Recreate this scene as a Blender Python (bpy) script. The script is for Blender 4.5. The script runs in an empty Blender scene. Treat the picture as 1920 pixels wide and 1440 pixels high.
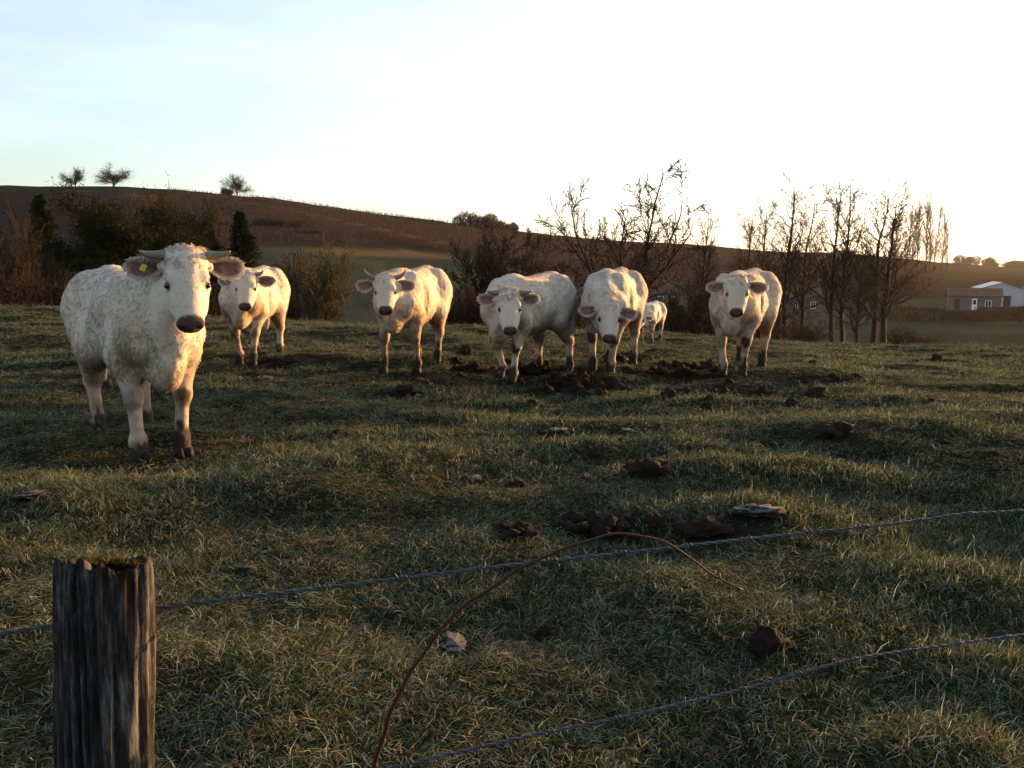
import bpy, math, random, itertools
import numpy as np
SC = bpy.context.scene
COL = SC.collection
R = math.radians
# ---------------------------------------------------------------- camera
CAMZ = 1.5                       # eye height above the ground underfoot
FPX = 1493.0                     # focal length in pixels of the 1920 wide photograph
HORIZON = 500.0                  # eye-level row in the photograph
cam = bpy.data.objects.new('camera', bpy.data.cameras.new('camera')); COL.objects.link(cam)
cam.data.sensor_width = 36; cam.data.lens = 36*FPX/1920
cam.data.clip_start = .05; cam.data.clip_end = 12000
PITCH = math.atan((720-HORIZON)/FPX)
cam.location = (0, 0, CAMZ); cam.rotation_euler = (R(90)-PITCH, 0, 0)
SC.camera = cam
# ---------------------------------------------------------------- light
SUN_AZ, SUN_EL = 54.0, 5.5       # degrees to the right of the view direction, above the horizon
w = bpy.data.worlds.new('World'); SC.world = w; w.use_nodes = True
nt = w.node_tree; bg = nt.nodes['Background']
sky = nt.nodes.new('ShaderNodeTexSky'); sky.sky_type = 'NISHITA'; sky.sun_disc = False
sky.sun_elevation = R(SUN_EL); sky.sun_rotation = R(SUN_AZ); sky.altitude = 200
sky.air_density = 1.0; sky.dust_density = 2.5; sky.ozone_density = 2.0
hs_ = nt.nodes.new('ShaderNodeHueSaturation'); hs_.inputs['Saturation'].default_value = .60   # thin high veil over the whole sky
tc_ = nt.nodes.new('ShaderNodeTexCoord'); mp_ = nt.nodes.new('ShaderNodeMapping'); mp_.inputs['Scale'].default_value = (2.2, 2.2, 16); mp_.inputs['Rotation'].default_value = (0, .12, 0)
no_ = nt.nodes.new('ShaderNodeTexNoise'); no_.inputs['Scale'].default_value = 1.6; no_.inputs['Detail'].default_value = 7; no_.inputs['Roughness'].default_value = .6
rp_ = nt.nodes.new('ShaderNodeValToRGB'); rp_.color_ramp.elements[0].position = .42; rp_.color_ramp.elements[0].color = (1, 1, 1, 1); rp_.color_ramp.elements[1].position = .75; rp_.color_ramp.elements[1].color = (1.16, 1.13, 1.10, 1)
mu_ = nt.nodes.new('ShaderNodeMix'); mu_.data_type = 'RGBA'; mu_.blend_type = 'MULTIPLY'; mu_.inputs[0].default_value = 1.0
nt.links.new(tc_.outputs['Generated'], mp_.inputs[0]); nt.links.new(mp_.outputs[0], no_.inputs['Vector']); nt.links.new(no_.outputs['Fac'], rp_.inputs[0])
nt.links.new(hs_.outputs[0], mu_.inputs[6]); nt.links.new(rp_.outputs[0], mu_.inputs[7])   # faint streaks of high cloud
nt.links.new(sky.outputs[0], hs_.inputs['Color']); nt.links.new(mu_.outputs[2], bg.inputs[0]); bg.inputs[1].default_value = .15
sun = bpy.data.objects.new('sun', bpy.data.lights.new('sun', 'SUN')); COL.objects.link(sun)
sun.data.energy = 5.0; sun.data.angle = R(.6); sun.data.color = (1.0, .52, .17)
sun.location = (60, 60, 30)
sun.rotation_euler = (R(90-SUN_EL), 0, R(180-SUN_AZ))
SC.view_settings.view_transform = 'Standard'; SC.view_settings.look = 'None'
SC.view_settings.exposure = 2.0; SC.view_settings.gamma = 1.0
SC.cycles.max_bounces = 6; SC.cycles.transparent_max_bounces = 8
try: SC.cycles.use_denoising = True
except Exception: pass
# ---------------------------------------------------------------- materials
MAT = {}
class NT:
    def __init__(s, name):
        m = bpy.data.materials.new(name); m.use_nodes = True; MAT[name] = m
        s.nt = m.node_tree; s.n = s.nt.nodes; s.p = s.n['Principled BSDF']; s.out = s.n['Material Output']
    def add(s, t, **kw):
        n = s.n.new(t)
        for k, v in kw.items():
            if k.startswith('i_'): n.inputs[k[2:].replace('_', ' ')].default_value = v
            else: setattr(n, k, v)
        return n
    def l(s, a, b): s.nt.links.new(a, b)
    def noise(s, scale, detail=4, rough=.55, coord='Object', stretch=None):
        if coord == 'World': c = s.add('ShaderNodeNewGeometry').outputs['Position']
        else: c = s.add('ShaderNodeTexCoord').outputs[coord]
        if stretch:
            mp = s.add('ShaderNodeMapping'); mp.inputs['Scale'].default_value = stretch; s.l(c, mp.inputs[0]); c = mp.outputs[0]
        n = s.add('ShaderNodeTexNoise'); n.inputs['Scale'].default_value = scale; n.inputs['Detail'].default_value = detail; n.inputs['Roughness'].default_value = rough
        s.l(c, n.inputs['Vector']); return n.outputs['Fac']
    def ramp(s, fac, stops):
        r = s.add('ShaderNodeValToRGB'); e = r.color_ramp.elements
        while len(e) < len(stops): e.new(.5)
        for x, (p, c) in zip(e, stops): x.position = p; x.color = (*c, 1)
        s.l(fac, r.inputs[0]); return r.outputs[0]
    def mix(s, a, b, fac, mode='MIX'):
        m = s.add('ShaderNodeMix', data_type='RGBA', blend_type=mode)
        for sock, v in ((m.inputs[6], a), (m.inputs[7], b)):
            if isinstance(v, tuple): sock.default_value = (*v, 1)
            else: s.l(v, sock)
        if isinstance(fac, float): m.inputs[0].default_value = fac
        else: s.l(fac, m.inputs[0])
        return m.outputs[2]
    def attr(s, name='Col', kind='GEOMETRY'):
        a = s.add('ShaderNodeAttribute', attribute_name=name, attribute_type=kind); return a.outputs['Color']
    def bump(s, h, strength, dist):
        b = s.add('ShaderNodeBump'); b.inputs['Strength'].default_value = strength; b.inputs['Distance'].default_value = dist
        s.l(h, b.inputs['Height']); s.l(b.outputs[0], s.p.inputs['Normal'])
    def base(s, c, rough=.85, spec=.2):
        if isinstance(c, tuple): s.p.inputs['Base Color'].default_value = (*c, 1)
        else: s.l(c, s.p.inputs['Base Color'])
        s.p.inputs['Roughness'].default_value = rough; s.p.inputs['Specular IOR Level'].default_value = spec
    def leafy(s, c, trans=.4):
        """diffuse + light let through, for coat, blades and leaves"""
        d = s.add('ShaderNodeBsdfDiffuse'); t = s.add('ShaderNodeBsdfTranslucent'); m = s.add('ShaderNodeMixShader'); m.inputs[0].default_value = trans
        for q in (d, t):
            if isinstance(c, tuple): q.inputs[0].default_value = (*c, 1)
            else: s.l(c, q.inputs[0])
        s.l(d.outputs[0], m.inputs[1]); s.l(t.outputs[0], m.inputs[2]); s.l(m.outputs[0], s.out.inputs[0])

def plain(name, c, rough=.85, spec=.2, var=.25, scale=6.0, bump=0.0):
    t = NT(name); n = t.noise(scale, 5)
    t.base(t.mix(tuple(x*(1-var) for x in c), tuple(min(.9, x*(1+var)) for x in c), n), rough, spec)
    if bump: t.bump(n, .6, bump)
t = NT('hide'); n = t.noise(38, 5, .65, stretch=(1, 1, .55)); t.base(t.mix(t.attr(), (.9, .86, .8), .0), .85, .12); t.bump(n, .55, .012)
t = NT('coat'); t.leafy(t.attr(), .42)
plain('eye', (.008, .006, .005), .08, .5, .1); plain('horn', (.15, .128, .095), .5, .4, .3, 20); plain('hoof', (.012, .009, .007), .8, .2, .4, 30, .004)
plain('tag', (.40, .34, .03), .5, .2, .4, 60)
t = NT('ground'); n = t.noise(3.5, 8, .65, 'World'); n2 = t.noise(40, 5, .7, 'World')
c = t.mix(t.attr(), (.02, .016, .01), t.ramp(n, [(.35, (0, 0, 0)), (.75, (.75, .75, .75))])); t.base(c, 1.0, .0); t.bump(n2, .8, .03)
t = NT('grass'); n = t.noise(.9, 5, .6, 'World'); n2 = t.noise(5.5, 3, .6, 'World')
c = t.attr()
c = t.mix(c, (.12, .085, .045), t.ramp(n2, [(.54, (0, 0, 0)), (.74, (.5, .5, .5))]))
t.leafy(c, .40)
plain('soil', (.020, .0135, .0105), .95, .08, .6, 9, .05)
t = NT('frosted'); n = t.noise(3.2, 7, .75, stretch=(1, 3, 1)); g = t.add('ShaderNodeNewGeometry'); sp = t.add('ShaderNodeSeparateXYZ'); t.l(g.outputs['Normal'], sp.inputs[0])
ma = t.add('ShaderNodeMath', operation='MULTIPLY'); t.l(sp.outputs[2], ma.inputs[0]); t.l(n, ma.inputs[1])
t.base(t.mix((.022, .017, .014), (.13, .13, .135), t.ramp(ma.outputs[0], [(.36, (0, 0, 0)), (.58, (1, 1, 1))])), .9, .1); t.bump(n, .8, .02)
for nm, c in (('bark', (.035, .025, .019)), ('bark_red', (.042, .026, .020)), ('bark_pale', (.16, .135, .10)), ('bark_olive', (.050, .044, .025))): plain(nm, c, .95, .05, .35, 3)
t = NT('needles'); t.leafy(t.attr(), .15)
t = NT('dead_leaves'); t.leafy(t.attr(), .35)
plain('render_white', (.36, .37, .39), .9, .1, .08, 1.5); plain('stone_wall', (.12, .095, .085), .95, .1, .35, 2.5, .03)
plain('roof_tile', (.10, .058, .038), .9, .1, .3, 2.0, .03); plain('roof_red', (.08, .045, .036), .9, .1, .3, 2.0, .03); plain('roof_metal', (.20, .21, .23), .5, .3, .1, 1.0)
plain('pane', (.03, .035, .045), .12, .5, .1); plain('frame_white', (.65, .66, .68), .6); plain('dark_wood', (.06, .04, .03), .9, .1, .3)
# ---------------------------------------------------------------- helpers
def tag(o, label=None, cat=None, group=None, kind=None):
    for k, v in (('label', label), ('category', cat), ('group', group), ('kind', kind)):
        if v: o[k] = v
    return o
def link(name, data, parent=None, loc=None, rz=0, scale=None):
    o = bpy.data.objects.new(name, data); COL.objects.link(o)
    if parent: o.parent = parent
    if loc is not None: o.location = loc
    if rz: o.rotation_euler = (0, 0, rz)
    if scale is not None: o.scale = (scale,)*3 if np.isscalar(scale) else scale
    return o
# ---------------------------------------------------------------- cattle
def _hash3(ix, iy, iz, seed):
    h = (ix.astype(np.int64)*374761393 + iy.astype(np.int64)*668265263 + iz.astype(np.int64)*2147483647 + seed*974711) & 0xFFFFFFFF
    h = ((h ^ (h >> 13))*1274126177) & 0xFFFFFFFF
    return ((h ^ (h >> 16)) & 0xFFFF)/65535.0

def vnoise(p, seed=0):
    """3-D value noise in -1..1 for an (n,3) array"""
    f = np.floor(p); i = f.astype(np.int64); t = p-f; t = t*t*(3-2*t)
    out = 0
    for dx in (0, 1):
        wx = t[:, 0] if dx else 1-t[:, 0]
        for dy in (0, 1):
            wy = t[:, 1] if dy else 1-t[:, 1]
            for dz in (0, 1):
                wz = t[:, 2] if dz else 1-t[:, 2]
                out = out+wx*wy*wz*_hash3(i[:, 0]+dx, i[:, 1]+dy, i[:, 2]+dz, seed)
    return out*2-1

def sstep(a, b, x):
    t = np.clip((x-a)/(b-a), 0, 1)
    return t*t*(3-2*t)

class Field:
    """signed distance on a regular grid; shapes are blended in with a smooth minimum"""
    def __init__(s, lo, hi, h):
        s.lo = np.array(lo, float); s.h = h
        s.n = np.ceil((np.array(hi)-s.lo)/h).astype(int)+1
        s.v = np.full(s.n, 1.0, np.float32)
        s.ax = [s.lo[i]+h*np.arange(s.n[i]) for i in range(3)]
    def block(s, lo, hi):
        a = np.clip(np.floor((np.array(lo)-s.lo)/s.h).astype(int), 0, s.n)
        b = np.clip(np.ceil((np.array(hi)-s.lo)/s.h).astype(int)+1, 0, s.n)
        sl = tuple(slice(a[i], b[i]) for i in range(3))
        g = np.meshgrid(*[s.ax[i][sl[i]] for i in range(3)], indexing='ij')
        return sl, g
    def join(s, sl, d, k):
        c = s.v[sl]
        h = np.clip(k-np.abs(c-d), 0, None)/k
        s.v[sl] = np.minimum(c, d)-h*h*k*0.25
    def cut(s, sl, d, k):
        c = s.v[sl]; d = -d
        h = np.clip(k-np.abs(c-d), 0, None)/k
        s.v[sl] = np.maximum(c, d)+h*h*k*0.25
    def cone(s, a, b, ra, rb, k=.05, sx=1.0):
        a = np.array(a, float); b = np.array(b, float); m = max(ra, rb)*max(1, sx)+k+.03
        sl, (X, Y, Z) = s.block(np.minimum(a, b)-m, np.maximum(a, b)+m)
        if X.size == 0: return
        d = b-a; L2 = max(d@d, 1e-9)
        px, py, pz = X-a[0], Y-a[1], Z-a[2]
        t = np.clip((px*d[0]+py*d[1]+pz*d[2])/L2, 0, 1)
        q = np.sqrt(((px-t*d[0])/sx)**2+(py-t*d[1])**2+(pz-t*d[2])**2)-(ra+(rb-ra)*t)
        s.join(sl, q, k)
    def ell(s, c, r, k=.05, M=None, cut=False):
        c = np.array(c, float); r = np.array(r, float); m = r.max()+k+.03
        sl, (X, Y, Z) = s.block(c-m, c+m)
        if X.size == 0: return
        p = np.stack([X-c[0], Y-c[1], Z-c[2]], -1)
        if M is not None: p = p@np.array(M).T          # rows of M = local axes
        k0 = np.sqrt(((p/r)**2).sum(-1)); k1 = np.sqrt(((p/(r*r))**2).sum(-1))+1e-9
        d = k0*(k0-1)/k1
        (s.cut if cut else s.join)(sl, d, k)
    def surface(s):
        """naive surface nets -> verts, quads, normals"""
        v = s.v; ins = v < 0; n = s.n
        c = ins[:-1, :-1, :-1].astype(np.int8)
        tot = np.zeros_like(c)
        for o in itertools.product((0, 1), repeat=3):
            tot += ins[o[0]:n[0]-1+o[0], o[1]:n[1]-1+o[1], o[2]:n[2]-1+o[2]]
        act = (tot > 0) & (tot < 8)
        idx = np.full(act.shape, -1, np.int64); cells = np.argwhere(act); idx[act] = np.arange(len(cells))
        acc = np.zeros((len(cells), 3)); cnt = np.zeros(len(cells))
        corner = np.array(list(itertools.product((0, 1), repeat=3)))
        vals = np.stack([v[cells[:, 0]+o[0], cells[:, 1]+o[1], cells[:, 2]+o[2]] for o in corner], 1)
        for i in range(8):
            for ax in range(3):
                if corner[i][ax]: continue
                j = i+(4, 2, 1)[ax]
                a, b = vals[:, i], vals[:, j]; m = (a < 0) != (b < 0)
                t = a[m]/(a[m]-b[m])
                p = np.repeat(corner[i][None].astype(float), m.sum(), 0); p[:, ax] += t
                acc[m] += p; cnt[m] += 1
        V = s.lo+(cells+acc/cnt[:, None])*s.h
        F = []
        for ax in range(3):
            sl0 = [slice(None)]*3; sl1 = [slice(None)]*3; sl0[ax] = slice(0, -1); sl1[ax] = slice(1, None)
            a, b = ins[tuple(sl0)], ins[tuple(sl1)]
            e = np.argwhere(a != b); u, w = (ax+1) % 3, (ax+2) % 3
            ok = (e[:, u] > 0) & (e[:, w] > 0) & (e[:, u] < n[u]-1) & (e[:, w] < n[w]-1); e = e[ok]
            flip = a[e[:, 0], e[:, 1], e[:, 2]]
            def at(du, dw):
                q = e.copy(); q[:, u] += du; q[:, w] += dw
                return idx[q[:, 0], q[:, 1], q[:, 2]]
            q = np.stack([at(-1, -1), at(0, -1), at(0, 0), at(-1, 0)], 1)
            q[~flip] = q[~flip][:, ::-1]
            F.append(q)
        F = np.concatenate(F)
        # one relaxation, then gradient normals
        for it in range(2):
            S = np.zeros_like(V); N = np.zeros(len(V))
            for i in range(4):
                np.add.at(S, F[:, i], V[F[:, (i+1) % 4]]+V[F[:, (i+3) % 4]]); np.add.at(N, F[:, i], 2)
            V = V*.45+.55*S/N[:, None]
        fn = np.cross(V[F[:, 2]]-V[F[:, 0]], V[F[:, 3]]-V[F[:, 1]])
        vn = np.zeros_like(V)
        for i in range(4): np.add.at(vn, F[:, i], fn)
        vn /= np.linalg.norm(vn, axis=1)[:, None]+1e-12
        return V, F, vn

def mesh_np(name, V, faces_list, mats=(), smooth=True, attrs=None):
    """mesh from numpy verts and a list of (n,k) face arrays; attrs = {name: (n,3) point colours}"""
    me = bpy.data.meshes.new(name); V = np.asarray(V, np.float32)
    faces_list = [np.asarray(f, np.int32) for f in faces_list if len(f)]
    me.vertices.add(len(V)); me.vertices.foreach_set('co', V.ravel())
    loops = np.concatenate([f.ravel() for f in faces_list])
    tot = np.concatenate([np.full(len(f), f.shape[1], np.int32) for f in faces_list])
    start = np.concatenate([[0], np.cumsum(tot)[:-1]]).astype(np.int32)
    me.loops.add(len(loops)); me.loops.foreach_set('vertex_index', loops)
    me.polygons.add(len(tot)); me.polygons.foreach_set('loop_start', start)
    me.polygons.foreach_set('use_smooth', np.full(len(tot), smooth, bool))
    for m in mats: me.materials.append(m)
    for k, a in (attrs or {}).items():
        at = me.attributes.new(k, 'FLOAT_COLOR', 'POINT')
        at.data.foreach_set('color', np.concatenate([a, np.ones((len(V), 1))], 1).astype(np.float32).ravel())
    me.update(calc_edges=True)
    return me

BODY = np.array([  # forward, top, bottom, half width
    (-.86, 1.10, .98, .05), (-.81, 1.20, .86, .13), (-.72, 1.285, .70, .215), (-.58, 1.335, .645, .272), (-.38, 1.335, .62, .29),
    (-.12, 1.305, .57, .312), (.14, 1.285, .56, .312), (.36, 1.275, .575, .275), (.56, 1.265, .59, .232), (.70, 1.22, .60, .19),
    (.82, 1.13, .65, .135), (.90, 1.00, .74, .07)])

def build_cow(name, label, loc, yaw, scale=1.0, h=.02, seed=1, head=(0, .98, 1.33), hyaw=0, hpitch=62, hroll=0,
              feet=((.17, .52, 0), (-.17, .52, 0), (.17, -.55, 0), (-.17, -.55, 0)),
              horns=.14, horn_up=.02, tag=False, hair=9000, ear_droop=(.0, .0), fat=1.0, dirty=1.0, hump=0.0, sheath=False, tail=True, poll_tuft=1.0, hsize=1.08, tint=(1, 1, 1)):
    """feet: (x, forward, lift) for front-left, front-right, hind-left, hind-right; the animal faces -Y"""
    rng = np.random.default_rng(seed)
    P = lambda x, f, z: np.array((x, -f, z), float)
    fl = Field((-.62, -1.75, -.02), (.62, 1.02, 1.62), h)
    # trunk
    sl, (X, Y, Z) = fl.block((-.5, -.97, .4), (.5, .93, 1.5))
    fq = np.linspace(-.9, .95, 300)
    prof = [np.interp(fq, BODY[:, 0], BODY[:, i]) for i in (1, 2, 3)]
    ker = np.hanning(25); ker /= ker.sum()
    prof = [np.convolve(np.pad(p, 12, mode='edge'), ker, 'valid') for p in prof]
    fpos = -Y[0, :, 0]
    top, bot, w = [np.interp(fpos, fq, p)[None, :, None] for p in prof]
    top = top+hump*np.exp(-((fpos-.5)/.22)**2)[None, :, None]
    zc = (top+bot)/2; hh = (top-bot)/2; tz = (Z-zc)/hh
    ww = w*fat*(1-.20*np.clip(tz, 0, 1.2)**1.6-.05*np.clip(-tz, 0, 1.2))
    e = 2.25
    rr = (np.abs(X/ww)**e+np.abs(tz)**e)**(1/e)
    d = (rr-1)*np.minimum(ww, hh)*.9
    d = np.maximum(d, np.abs(fpos-.02)[None, :, None]-.87)
    fl.join(sl, d.astype(np.float32), .02)
    # bony points and muscle masses
    for sx in (1, -1):
        fl.ell(P(sx*.205*fat, -.50, 1.22), (.085, .10, .075), .10)
        fl.ell(P(sx*.10, -.80, 1.14), (.06, .07, .07), .09)
        fl.ell(P(sx*.17, .50, .98), (.130, .19, .31), .045)
        fl.ell(P(sx*.17, -.57, .97), (.165, .25, .34), .05)
        fl.ell(P(sx*.33*fat, -.24, 1.08), (.055, .11, .10), .10, cut=True)
        fl.ell(P(sx*.30*fat, .27, .98), (.045, .06, .26), .08, cut=True)
        fl.ell(P(sx*.15, .72, .88), (.10, .12, .16), .09)
    fl.ell(P(0, .46, 1.215), (.07, .24, .07), .10)
    fl.ell(P(0, -.62, 1.26), (.08, .16, .075), .09)
    fl.ell(P(0, .70, .655), (.10, .17, .115), .08)
    if sheath:
        fl.cone(P(0, .0, .60), P(0, .12, .48), .075, .045, .06)
    # head frame
    hy, hp = math.radians(hyaw), math.radians(hpitch)
    fw = np.array((math.sin(hy), -math.cos(hy), 0)); up = np.array((0, 0, 1.0))
    A = fw*math.cos(hp)-up*math.sin(hp); Vv = fw*math.sin(hp)+up*math.cos(hp); U = np.cross(Vv, A)
    if U @ np.array((math.cos(hy), math.sin(hy), 0)) < 0: U = -U
    if hroll:
        r = math.radians(hroll); U, Vv = U*math.cos(r)+Vv*math.sin(r), Vv*math.cos(r)-U*math.sin(r)
    O = P(*head); HS = hsize
    H = lambda a, u, v: O+HS*(A*a+U*u+Vv*v)
    M = np.array([A, U, Vv])
    # neck
    nb = H(.10, 0, -.17)
    mid = (P(0, .72, 1.00)+nb)/2+np.array((0, 0, .0))
    fl.cone(P(0, .50, 1.00), P(0, .74, 1.00), .24, .205, .10, .78)
    fl.cone(P(0, .70, 1.01), mid, .205, .165, .08, .80)
    fl.cone(mid, nb, .165, .125, .06, .85)
    fl.cone(P(0, .40, 1.17), H(.04, 0, -.16), .10, .085, .12)
    thr = H(.22, 0, -.24)
    fl.cone(thr, (thr+P(0, .80, .78))/2+np.array((0, 0, -.02)), .06, .065, .07, .6)
    fl.cone((thr+P(0, .80, .78))/2+np.array((0, 0, -.02)), P(0, .78, .62), .065, .09, .09, .7)
    # head masses
    fl.ell(H(.11, 0, -.085), (.155, .113, .112), .03, M)
    fl.ell(H(.015, 0, -.055), (.07, .118, .075), .05, M)
    fl.cone(H(.12, .022, -.06), H(.41, .018, -.058), .088, .058, .04); fl.cone(H(.12, -.022, -.06), H(.41, -.018, -.058), .088, .058, .04)
    fl.cone(H(.17, .062, -.16), H(.38, .028, -.105), .082, .048, .04)
    fl.cone(H(.17, -.062, -.16), H(.38, -.028, -.105), .082, .048, .04)
    fl.ell(H(.445, 0, -.074), (.060, .083, .066), .035, M)
    fl.ell(H(.42, 0, -.130), (.055, .062, .036), .025, M)
    for s in (1, -1):
        fl.ell(H(.160, s*.096, -.030), (.055, .034, .034), .025, M)
        fl.ell(H(.205, s*.118, -.058), (.024, .020, .022), .015, M, cut=True)
        fl.ell(H(.27, s*.078, -.10), (.12, .032, .052), .05, M)
        fl.ell(H(.492, s*.050, -.048), (.026, .021, .030), .008, M, cut=True)
        fl.ell(H(.452, s*.060, -.040), (.030, .022, .028), .02, M)
        fl.ell(H(.058, s*.118, -.112), (.036, .05, .034), .03, M)      # ear root
        if horns: fl.ell(H(.004, s*.095, -.06), (.036, .045, .036), .03, M)
    fl.ell(H(.487, 0, -.108), (.05, .075, .007), .01, M, cut=True)     # mouth
    # legs
    knees = []; hoofs = []
    for i, (x, f, lift) in enumerate(feet):
        sx = 1 if i % 2 == 0 else -1
        if i < 2:
            el = P(sx*.185, .47, .74)
            foot = P(x, f, .05+lift)
            fet = P(x, f-.025-lift*.5, .135+lift)
            kn = el*.47+fet*.53+np.array((0, -(.045+lift*.5), .03+lift*.25))
            kn[2] = max(kn[2], .40)
            fl.cone(P(sx*.16, .66, .92), el, .13, .125, .07)
            fl.cone(el, kn, .112, .062, .05)
            fl.ell(kn, (.062, .066, .078), .03)
            fl.cone(kn, fet, .049, .041, .03)
        else:
            st = P(sx*.205, -.36, .74)
            foot = P(x, f, .05+lift)
            fet = P(x, f-.03-lift*.4, .135+lift)
            kn = st*.42+fet*.58+np.array((0, .125, .05+lift*.1))
            fl.cone(P(sx*.17, -.55, 1.02), st, .20, .135, .08)
            fl.cone(P(sx*.15, -.70, .95), kn+np.array((0, .0, .16)), .15, .085, .10)
            fl.cone(st, kn, .135, .062, .06)
            fl.ell(kn+np.array((0, .012, .012)), (.060, .068, .08), .04)
            fl.cone(kn, fet, .053, .044, .03)
        fl.ell(fet, (.056, .056, .056), .03)
        fl.cone(fet, foot, .050, .055, .03)
        fl.ell(fet+np.array((0, .055, -.02)), (.045, .03, .03), .02)
        knees.append(kn); hoofs.append(foot)
    if tail:
        sw = rng.uniform(-.04, .04)
        fl.cone(P(0, -.83, 1.22), P(sw, -.93, .95), .042, .032, .03)
        fl.cone(P(sw, -.93, .95), P(sw*2, -.92, .60), .032, .028, .02)
        fl.cone(P(sw*2, -.92, .60), P(sw*2.3, -.91, .42), .05, .03, .03)
    V, F, N = fl.surface()
    # keep the hooves on the ground: cut the sole flat
    V[:, 2] = np.maximum(V[:, 2], .004)
    # ---- coat relief and colours
    nlow = vnoise(V*6, seed); nmid = vnoise(V*17+5, seed+1); nhi = vnoise(V*np.array((45, 45, 24)), seed+2)
    loc_h = (V-O)/HS; ha = loc_h@A; hu = loc_h@U; hv = loc_h@Vv
    inhead = (ha > -.10) & (ha < .60) & (np.abs(hu) < .2) & (hv > -.30) & (hv < .12) & (V[:, 1] < -.75)
    headw = inhead.astype(float)*sstep(-.3, -.2, hv)
    legw = sstep(.66, .50, V[:, 2])
    amp = (.008 if h < .018 else .011)*(1-headw)*(1-.7*legw)
    V = V+N*(amp*(nmid*.5+nhi*.45)+.006*nlow*(1-headw))[:, None]
    cream = np.array((.45, .375, .295))*np.array(tint); white = np.array((.53, .475, .415))*np.array(tint); tan = np.array((.215, .145, .092))
    col = white+(cream-white)*np.clip(.45+.5*nlow, 0, 1)[:, None]
    col = col*(1+(.045*nmid+.04*nhi+.05*np.clip(vnoise(V*5+70, seed+9), -1, .3))*(1-.5*headw))[:, None]
    # stained belly, thighs and chest
    st = np.clip(sstep(1.05, .5, V[:, 2])*.55*dirty+.55*dirty*np.clip(vnoise(V*4+9, seed+5)+.35*vnoise(V*12, seed+6), 0, 1)-.10, 0, .8)*(1-headw)
    col = col+(tan-col)*st[:, None]
    mudc = np.array((.014, .0095, .007))
    zn = V[:, 2]+.07*nlow+.07*nmid+.05*nhi
    lo = np.array([k[:2] for k in knees]); near = np.argmin(np.stack([np.hypot(V[:, 0]-q[0], V[:, 1]-q[1]) for q in lo]), 0)
    zn = zn+rng.uniform(-.045, .07, 4)[near]; kstr = rng.uniform(.35, 1.0, 4)
    mud = .97*sstep(.29, .17, zn)
    for i, k in enumerate(knees):
        q = (V-k-np.array((0, (-.075 if i < 2 else .06), -.015)))*np.array((1.15, 1, .75)); r = np.sqrt((q*q).sum(1))
        mud = np.maximum(mud, sstep(.10, .035, r+.050*nmid+.03*nlow+.025*nhi)*(1.0 if i < 2 else .6)*kstr[i])
    mud = np.maximum(mud, .55*np.clip(sstep(.72, .3, V[:, 2])*dirty*(vnoise(V*9+31, seed+7)-.15)*2.2, 0, 1))
    col = col+(mudc-col)*np.clip(mud, 0, .96)[:, None]
    # bare muzzle skin, nostrils, lids
    mz = inhead*sstep(.430, .448, ha+.022*np.clip(hv+.07, -.05, .05)/.05-.022*sstep(.055, .085, np.abs(hu))+.006*nmid)*sstep(-.118, -.104, hv)
    skin = np.array((.062, .040, .034))
    col = col+(skin-col)*np.clip(mz, 0, 1)[:, None]
    for s in (1, -1):
        for c, r0, r1 in ((H(.486, s*.050, -.048), .036, .022), (H(.207, s*.114, -.052), .050, .024)):
            r = np.linalg.norm(V-c, axis=1)
            col = col+(np.array((.02, .014, .012))-col)*(sstep(r0, r1, r)*(.95 if r0 < .03 else .85))[:, None]
    ml = inhead*(np.abs(hv+.108) < .010)*(ha > .43)
    col = col+(np.array((.02, .014, .012))-col)*(ml*.9)[:, None]
    smooth_skin = np.clip(mz, 0, 1)
    # ---- ears, part of the same mesh
    ear_parts = []; hair_src = [(V, N, col, headw, smooth_skin, np.zeros(len(V)))]
    allV = [V]; allF4 = [F]; allC = [col]; off = len(V)
    for s in (1, -1):
        L, W = .215, .070
        nu, nv = 13, 11
        dr = ear_droop[0 if s > 0 else 1]
        base = H(.055, s*.135, -.105)
        ax = U*s*1.0-A*(.06-dr)-Vv*.12; ax /= np.linalg.norm(ax)
        face = Vv*.92+A*.30-U*s*.12; face -= ax*(face@ax); face /= np.linalg.norm(face)
        side = np.cross(ax, face)
        if side@A < 0: side = -side        # towards the muzzle
        grids = []
        for layer in (0, 1):
            pts = []
            for i in range(nu):
                t = i/(nu-1)
                wd = W*(.42+.58*math.sin(min(1, t/.52)*math.pi/2))*math.sqrt(max(0, 1-max(0, (t-.5)/.52)**2.3))+.002
                for j in range(nv):
                    q = j/(nv-1)*2-1
                    dep = .046*(1-.55*t)*(1-q*q)*min(1, wd/W*1.2)
                    p = base+ax*(L*t)+side*(wd*q+.018*math.sin(t*3))-face*(dep+.012*layer*(1-abs(q)**3))-face*.02*t*t-side*0
                    pts.append(p)
            grids.append(np.array(pts))
        o0 = off; G = np.concatenate(grids)
        q4 = []
        for layer in (0, 1):
            for i in range(nu-1):
                for j in range(nv-1):
                    a = layer*nu*nv+i*nv+j
                    f = (a, a+1, a+nv+1, a+nv)
                    q4.append(f if (layer == 0) == (s > 0) else f[::-1])
        ef = np.array(q4)
        inner = np.tile(np.array((.20, .115, .088)), (nu*nv, 1))*np.array(tint)
        tt = np.repeat(np.arange(nu)/(nu-1), nv); qq = np.tile(np.abs(np.arange(nv)/(nv-1)*2-1), nu)
        rim = np.maximum(sstep(.66, .95, qq), sstep(.86, 1, tt))
        inner = inner*(1-.35*sstep(.5, .1, tt))[:, None]
        inner = inner+(white-inner)*rim[:, None]
        outer = np.tile(white, (nu*nv, 1))
        allV.append(G); allF4.append(ef+off); allC.append(np.concatenate([inner, outer])); off += len(G)
        en = np.concatenate([np.tile(face, (nu*nv, 1)), np.tile(-face, (nu*nv, 1))])
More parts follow.
